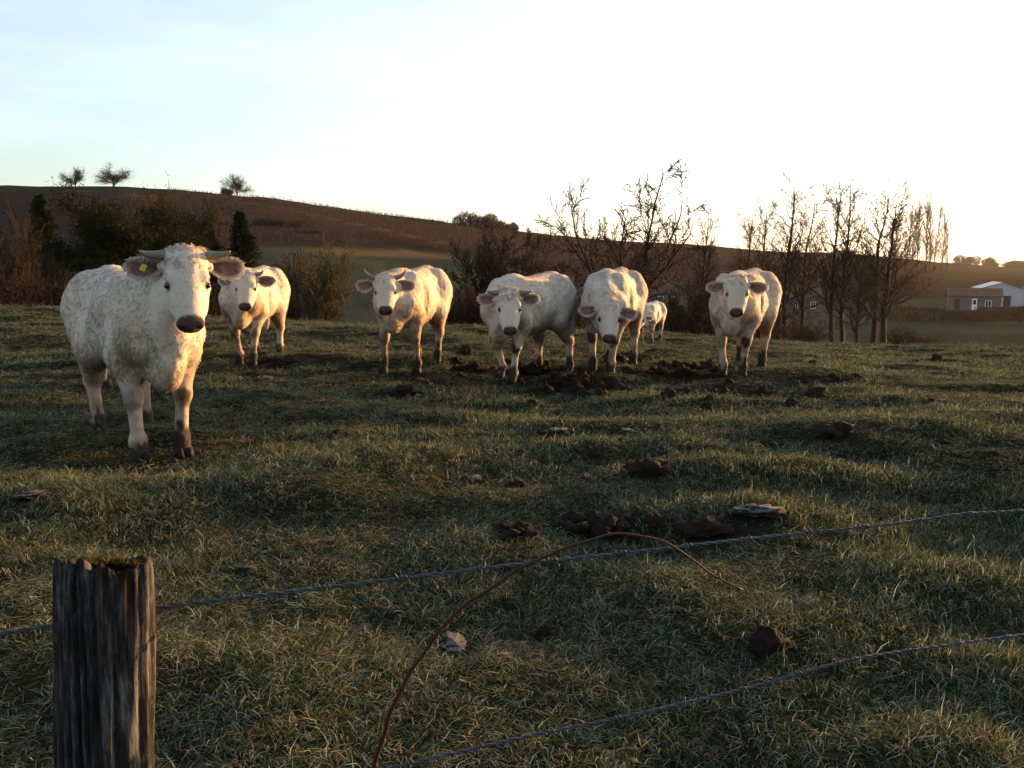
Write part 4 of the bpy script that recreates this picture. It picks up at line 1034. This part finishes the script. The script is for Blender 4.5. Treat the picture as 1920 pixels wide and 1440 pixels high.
barbed('upper frosted barbed wire stretched from the mossy post', [(-260, 1222), (0, 1188), (100, 1172), (190, 1158), (345, 1133), (640, 1098), (900, 1066), (1200, 1033), (1500, 1000), (1700, 980), (1800, 963), (1920, 958), (2300, 935)], (.0018), .125, 'barbed wires')
barbed('lower sagging barbed wire below the upper strand', [(150, 1560), (500, 1500), (740, 1438), (1000, 1378), (1200, 1338), (1400, 1291), (1500, 1262), (1600, 1235), (1750, 1213), (1920, 1190), (2300, 1150)], (.0018), .125, 'barbed wires')
# the next post of the fence, out to the right
q2 = link('fence_post', None, None, (POST2[0], POST2[1]-.068, fz(*POST2)-.25), 2.1); tag(q2, 'second weathered fence post at the other end of the wires', 'fence post')
for ch in list(post.children):
    c2 = ch.copy(); COL.objects.link(c2); c2.parent = q2
# bramble cane arching over the wire
P = []
for x, y, Yd in ((640, 1640, 1.34), (700, 1440, 1.32), (735, 1330, 1.31), (780, 1240, 1.30), (860, 1140, 1.28), (980, 1062, 1.26), (1080, 1022, 1.245), (1170, 996, 1.235), (1240, 1010, 1.23), (1300, 1048, 1.225), (1345, 1083, 1.22), (1392, 1106, 1.215)):
    tx, tz = ray(x, y); P.append((tx*Yd, Yd, CAMZ+tz*Yd))
bx_, by_ = P[0][0]-.12, P[0][1]+.03
P = [(bx_-.05, by_+.02, fz(bx_, by_)-.02), (bx_-.02, by_, (fz(bx_, by_)+P[0][2])/2)]+P
P = np.array(P); t_ = np.concatenate([[0], np.cumsum(np.linalg.norm(np.diff(P, axis=0), axis=1))]); tt = np.linspace(0, t_[-1], 170); Q = np.stack([np.interp(tt, t_, P[:, i]) for i in range(3)], 1)
kk = np.hanning(13); kk /= kk.sum(); Q = np.stack([np.convolve(np.pad(Q[:, i], 6, mode='reflect', reflect_type='odd'), kk, 'valid') for i in range(3)], 1)
Q = Q+.0022*np.stack([vnoise(np.stack([tt*22, 0*tt, 0*tt], 1), s) for s in (1, 2, 3)], 1)
br = link('bramble_cane', None, None, Q[0]); tag(br, 'reddish bramble cane arching over the barbed wires', 'bramble')
link('stem', tube_mesh('stem', Q-Q[0], np.interp(tt, [0, t_[-1]*.6, t_[-1]], [.0054, .0040, .0013]), 7, MAT['bramble']), br)
T, N, Bn = frames(Q); rg = np.random.default_rng(8)
th = None
for i in range(6, 166, 3):
    a = rg.uniform(0, 6.28); d = nrm(math.cos(a)*N[i]+math.sin(a)*Bn[i]-.5*T[i]); b0 = Q[i]-Q[0]
    link('thorn', tube_mesh('thorn', np.array([b0, b0+d*.006, b0+d*.011]), [.0016, .0009, .0002], 4, MAT['bramble']), br)
# ---------------------------------------------------------------- clods, dung, stones
def clod_mesh(seed, flat, mat, rough=.55, nu=26, nv=17):
    d = []; 
    for i in range(nv+1):
        th = math.pi*i/nv
        for j in range(nu):
            ph = 2*math.pi*j/nu; d.append((math.sin(th)*math.cos(ph), math.sin(th)*math.sin(ph), math.cos(th)))
    d = np.array(d); r = 1+rough*vnoise(d*1.6+seed, seed)+rough*.65*vnoise(d*3.3+seed, seed+1)+rough*.5*vnoise(d*7+seed, seed+2)
    V = d*r[:, None]*np.array((1, .85, flat)); F = []
    for i in range(nv):
        for j in range(nu): F.append((i*nu+j, (i+1)*nu+j, (i+1)*nu+(j+1) % nu, i*nu+(j+1) % nu))
    V[:, 2] = np.maximum(V[:, 2], -flat*.55)
    return mesh_np('clod', V, [np.array(F)], [MAT[mat]], smooth=True)
CL = [clod_mesh(s, f, 'soil') for s, f in ((1, .55), (2, .7), (3, .45), (4, .6), (5, .8))]
FR = [clod_mesh(s, f, 'frosted', .5) for s, f in ((6, .22), (7, .28), (8, .6))]
LUMPS = []
def lump(nm, lab, cat, me, px, py, wpx, rz, grp=None, hs=1.0):
    p = on_ground(px, py); s = wpx/2/FPX*p[1]; LUMPS.append((p[0], p[1], s))
    o = link(nm, me, None, p+np.array((0, 0, s*.16+.010)), rz, (s, s*.9, s*hs)); return tag(o, lab, cat, grp)
lump('stone', 'frost covered flat stone lying in the grass past the upper wire', 'stone', FR[0], 1412, 966, 84, .2)
lump('dung', 'small frosty lump beside the flat frosted stone', 'dung', FR[1], 1318, 944, 34, 1)
lump('earth_clod', 'single dark upright clod below the upper wire', 'clod', CL[4], 1438, 1212, 74, .4, None, 1.1)
lump('dung', 'frost rimmed flat dung pat beside the bramble cane', 'dung', FR[0], 850, 1218, 74, 2, None, .7)
lump('earth_clod', 'small brown clod between bramble cane and lower wire', 'clod', CL[1], 1018, 1196, 36, 2)
lump('dung', 'frosted flat dung pat lying near the big cow', 'dung', FR[0], 50, 936, 52, 1)
lump('dung', 'dark crumbly dung heap alone in mid pasture', 'dung', CL[2], 1222, 888, 82, 0)
lump('dung', 'frosty dung pat on the yellow tussock', 'dung', FR[1], 1040, 816, 46, 0); lump('dung', 'small frosty pat next to the yellow tussock', 'dung', FR[1], 1174, 816, 36, 2)
lump('dung', 'flat dark dung pat on the open sunlit grass', 'dung', CL[2], 1570, 814, 62, 1); lump('dung', 'dark dung pat on the grass below the hornless cow', 'dung', CL[2], 1530, 746, 54, 2)
lump('dung', 'crumbled black dung in front of the cow with wide ears', 'dung', CL[0], 757, 740, 48, 1); lump('earth_clod', 'dark clod right behind the cow with wide ears', 'clod', CL[1], 872, 666, 30, 1)
lump('earth_clod', 'small upright clod alone on the sunlit grass', 'clod', CL[4], 1570, 716, 18, 1); lump('dung', 'thin frosty pat in the dim grass', 'dung', FR[1], 884, 904, 36, 1)
lump('dung', 'brown broken pat beside the thin frosty one', 'dung', CL[2], 968, 917, 46, 1); lump('dung', 'pale frosty streak of dung near the stepping cow', 'dung', FR[0], 488, 714, 36, 1)
lump('dung', 'brown dry grass clump beside the bramble tip at the upper wire', 'dung', CL[2], 1325, 1000, 96, .3, None, .9)  # stands for a dry grass clump, shaped from a soil clod mesh
lump('dung', 'white frosty scrap near the fence post', 'dung', FR[1], 462, 1070, 24, 0)
rg = np.random.default_rng(77)
for (px, py, sx, sy, n, lab) in ((1085, 728, 75, 16, 34, 'earth clod in the trampled mud in front of the splayed bull'), (1000, 697, 60, 10, 14, 'earth clod churned up at the splayed bull\'s feet'), (1290, 692, 75, 10, 22, 'earth clod in the churned bank between the two hornless cows'),
                                 (1360, 742, 85, 7, 16, 'earth clod in the rough strip in front of the hornless pair'), (1100, 985, 85, 14, 20, 'earth clod around the dark scrape behind the bramble tip'), (975, 1000, 35, 10, 7, 'reddish clod beside the dark scrape'), (880, 690, 40, 10, 7, 'earth clod beside the cow with wide ears'), (1160, 680, 40, 8, 7, 'earth clod behind the cow bending its head')):
    for i in range(n):
        x = px+rg.normal(0, .55)*sx; y = py+rg.normal(0, .55)*sy
        lump('earth_clod', lab, 'clod', CL[rg.integers(0, 5)], x, y, rg.uniform(10, 30)*(1.5 if py > 900 else 1), rg.uniform(0, 6), 'clods: '+lab, rg.uniform(.7, 1.1))
for i in range(70):
    px = rg.uniform(560, 1900); py = rg.uniform(672, 860)
    lump('earth_clod', 'small scattered clod or dropping in the open grass', 'clod', CL[rg.integers(0, 5)], px, py, rg.uniform(8, 22), rg.uniform(0, 6), 'scattered small clods', rg.uniform(.5, .9))
# ---------------------------------------------------------------- grass
def tuft_mesh(seed, n, rad, h0, h1, lean, wd, dry):
    rng = np.random.default_rng(seed)
    a = rng.uniform(0, 6.28, n); r = rad*np.sqrt(rng.uniform(0, 1, n)); b = np.stack([np.cos(a)*r, np.sin(a)*r, np.full(n, -.012)], 1)
    da = rng.uniform(0, 6.28, n); ln = rng.uniform(h0, h1, n); le = lean*rng.uniform(.3, 1.5, n)
    o = np.stack([np.cos(da), np.sin(da), np.zeros(n)], 1); sd = np.stack([-np.sin(da), np.cos(da), np.zeros(n)], 1)*(wd*rng.uniform(.6, 1.3, n))[:, None]
    up = np.array((0, 0, 1.0)); c1 = np.cos(le*.6)[:, None]; s1 = np.sin(le*.6)[:, None]; c2 = np.cos(le*1.5)[:, None]; s2 = np.sin(le*1.5)[:, None]
    p1 = b+(up*c1+o*s1)*(ln*.5)[:, None]; p2 = p1+(up*c2+o*s2)*(ln*.5)[:, None]; p2 = p2+sd*rng.normal(0, 2, (n, 1))
    V = np.stack([b-sd, b+sd, p1-sd*.8, p1+sd*.8, p2], 1).reshape(-1, 3)
    k = 5*np.arange(n)[:, None]; F = np.concatenate([k+np.array((0, 1, 3)), k+np.array((0, 3, 2)), k+np.array((2, 3, 4))])
    g = np.array([(.030, .047, .017), (.041, .060, .021), (.030, .045, .021), (.068, .088, .053), (.175, .205, .165)]); s = np.array([(.20, .148, .084), (.28, .23, .165), (.13, .092, .056)])
    c = g[rng.choice(5, n, p=(.22, .22, .16, .22, .18))]; d = rng.uniform(0, 1, n) < dry; c[d] = s[rng.integers(0, 3, d.sum())]; c = c*rng.uniform(.75, 1.25, (n, 1))
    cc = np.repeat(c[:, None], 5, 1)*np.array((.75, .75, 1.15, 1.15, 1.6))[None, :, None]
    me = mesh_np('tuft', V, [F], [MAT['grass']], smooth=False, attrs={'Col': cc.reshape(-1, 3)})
    return me
TC = bpy.data.collections.new('grass_tufts')
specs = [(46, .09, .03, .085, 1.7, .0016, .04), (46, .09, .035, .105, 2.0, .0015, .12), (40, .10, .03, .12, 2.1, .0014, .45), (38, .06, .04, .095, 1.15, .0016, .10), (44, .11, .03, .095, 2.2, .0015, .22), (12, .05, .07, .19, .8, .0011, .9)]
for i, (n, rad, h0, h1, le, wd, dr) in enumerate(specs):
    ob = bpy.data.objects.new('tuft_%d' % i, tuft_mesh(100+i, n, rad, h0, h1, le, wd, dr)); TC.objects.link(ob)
rg = np.random.default_rng(9); PTS = []
for y0, y1, den, sc in ((1.2, 3.0, 620, 1.0), (3.0, 5.0, 520, 1.0), (5.0, 8.0, 300, 1.2), (8.0, 13.0, 150, 1.5), (13.0, 20.0, 60, 2.0), (20.0, 30.0, 28, 2.6)):
    half = lambda y: .80*y+(2.2 if y0 < 8 else .9)
    area = (half(y0)+half(y1))*(y1-y0); n = int(area*den)
    Y = rg.uniform(y0, y1, n*2); X = rg.uniform(-half(y1), half(y1), n*2); ok = np.abs(X) < half(Y); X = X[ok][:n]; Y = Y[ok][:n]
    PTS.append(np.stack([X, Y, np.full(len(X), sc)], 1))
PTS = np.concatenate(PTS); X, Y, SCL = PTS.T
mm = mud_mask(X, Y); q3 = np.stack([X, Y, 0*X], 1)
lush = vnoise(q3*1.1+20, 51)+.6*vnoise(q3*2.9, 52); bare = vnoise(q3*.8+4, 53)
near_ = np.zeros(len(X), bool)
for lx_, ly_, ls_ in LUMPS: near_ |= (((X-lx_)**2+(Y-ly_+ls_*.4)**2) < (ls_*1.05+.015)**2)
ok = ~near_ & (rg.uniform(0, 1, len(X)) > mm*.93) & (rg.uniform(-1.1, 1, len(X)) > -.9+.35*bare-.3*lush-.3)
X, Y, SCL, lush, bare = [v[ok] for v in (X, Y, SCL, lush, bare)]
Z = gz(X, Y); n = len(X)
hs = SCL*(.52+.56*np.clip(lush, -.65, 1.2))*rg.uniform(.7, 1.3, n)
pr = rg.uniform(0, 1, n)+.22*lush
idx = np.where(pr > 1.0, 3, np.where(pr > .62, 0, np.where(pr > .36, 1, np.where(pr > .12, 4, 2)))); idx = np.where(rg.uniform(0, 1, n) < .006, 5, idx)
gm = bpy.data.meshes.new('grass'); gm.vertices.add(n); gm.vertices.foreach_set('co', np.stack([X, Y, Z], 1).astype(np.float32).ravel())
def vec_attr(nm, arr):
    a = gm.attributes.new(nm, 'FLOAT_VECTOR', 'POINT'); a.data.foreach_set('vector', arr.astype(np.float32).ravel())
vec_attr('rot', np.stack([rg.normal(0, .16, n), rg.normal(0, .16, n), rg.uniform(0, 6.28, n)], 1))
vec_attr('scl', np.stack([SCL*rg.uniform(.8, 1.25, n), SCL*rg.uniform(.8, 1.25, n), np.maximum(hs/SCL**.55, .25)], 1))
ai = gm.attributes.new('idx', 'INT', 'POINT'); ai.data.foreach_set('value', idx.astype(np.int32))
gr = tag(link('grass', gm), 'short frosty grass with straw coloured tussocks covering the pasture', 'grass', None, 'stuff')
ng = bpy.data.node_groups.new('grass_scatter', 'GeometryNodeTree')
ng.interface.new_socket('Geometry', in_out='INPUT', socket_type='NodeSocketGeometry'); ng.interface.new_socket('Geometry', in_out='OUTPUT', socket_type='NodeSocketGeometry')
gi = ng.nodes.new('NodeGroupInput'); go = ng.nodes.new('NodeGroupOutput'); ip = ng.nodes.new('GeometryNodeInstanceOnPoints'); ci = ng.nodes.new('GeometryNodeCollectionInfo')
ci.inputs['Collection'].default_value = TC; ci.inputs['Separate Children'].default_value = True; ci.inputs['Reset Children'].default_value = True
def named(nm, ty):
    a = ng.nodes.new('GeometryNodeInputNamedAttribute'); a.data_type = ty; a.inputs['Name'].default_value = nm; return a.outputs['Attribute']
er = ng.nodes.new('FunctionNodeEulerToRotation')
ng.links.new(named('rot', 'FLOAT_VECTOR'), er.inputs[0]); ng.links.new(er.outputs[0], ip.inputs['Rotation'])
ng.links.new(named('scl', 'FLOAT_VECTOR'), ip.inputs['Scale']); ng.links.new(named('idx', 'INT'), ip.inputs['Instance Index'])
ip.inputs['Pick Instance'].default_value = True
ng.links.new(gi.outputs[0], ip.inputs['Points']); ng.links.new(ci.outputs[0], ip.inputs['Instance']); ng.links.new(ip.outputs[0], go.inputs[0])
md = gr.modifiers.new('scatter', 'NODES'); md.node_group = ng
# ---------------------------------------------------------------- morning haze
V, F = np.array([(x, y, z) for x in (-7900, 7900) for y in (-80, 2600) for z in (-60, 62)], float), np.array([(0, 1, 3, 2), (4, 6, 7, 5), (0, 4, 5, 1), (2, 3, 7, 6), (0, 2, 6, 4), (1, 5, 7, 3)])
m = bpy.data.materials.new('haze'); m.use_nodes = True; nt = m.node_tree; nt.nodes.remove(nt.nodes['Principled BSDF'])
pv = nt.nodes.new('ShaderNodeVolumePrincipled'); pv.inputs['Color'].default_value = (.93, .93, .95, 1); pv.inputs['Density'].default_value = .00004; pv.inputs['Anisotropy'].default_value = .65
nt.links.new(pv.outputs[0], nt.nodes['Material Output'].inputs['Volume'])
tag(link('haze', mesh_np('haze', V, [F], [m], smooth=False)), 'thin golden morning haze over the valley', 'haze', None, 'stuff')
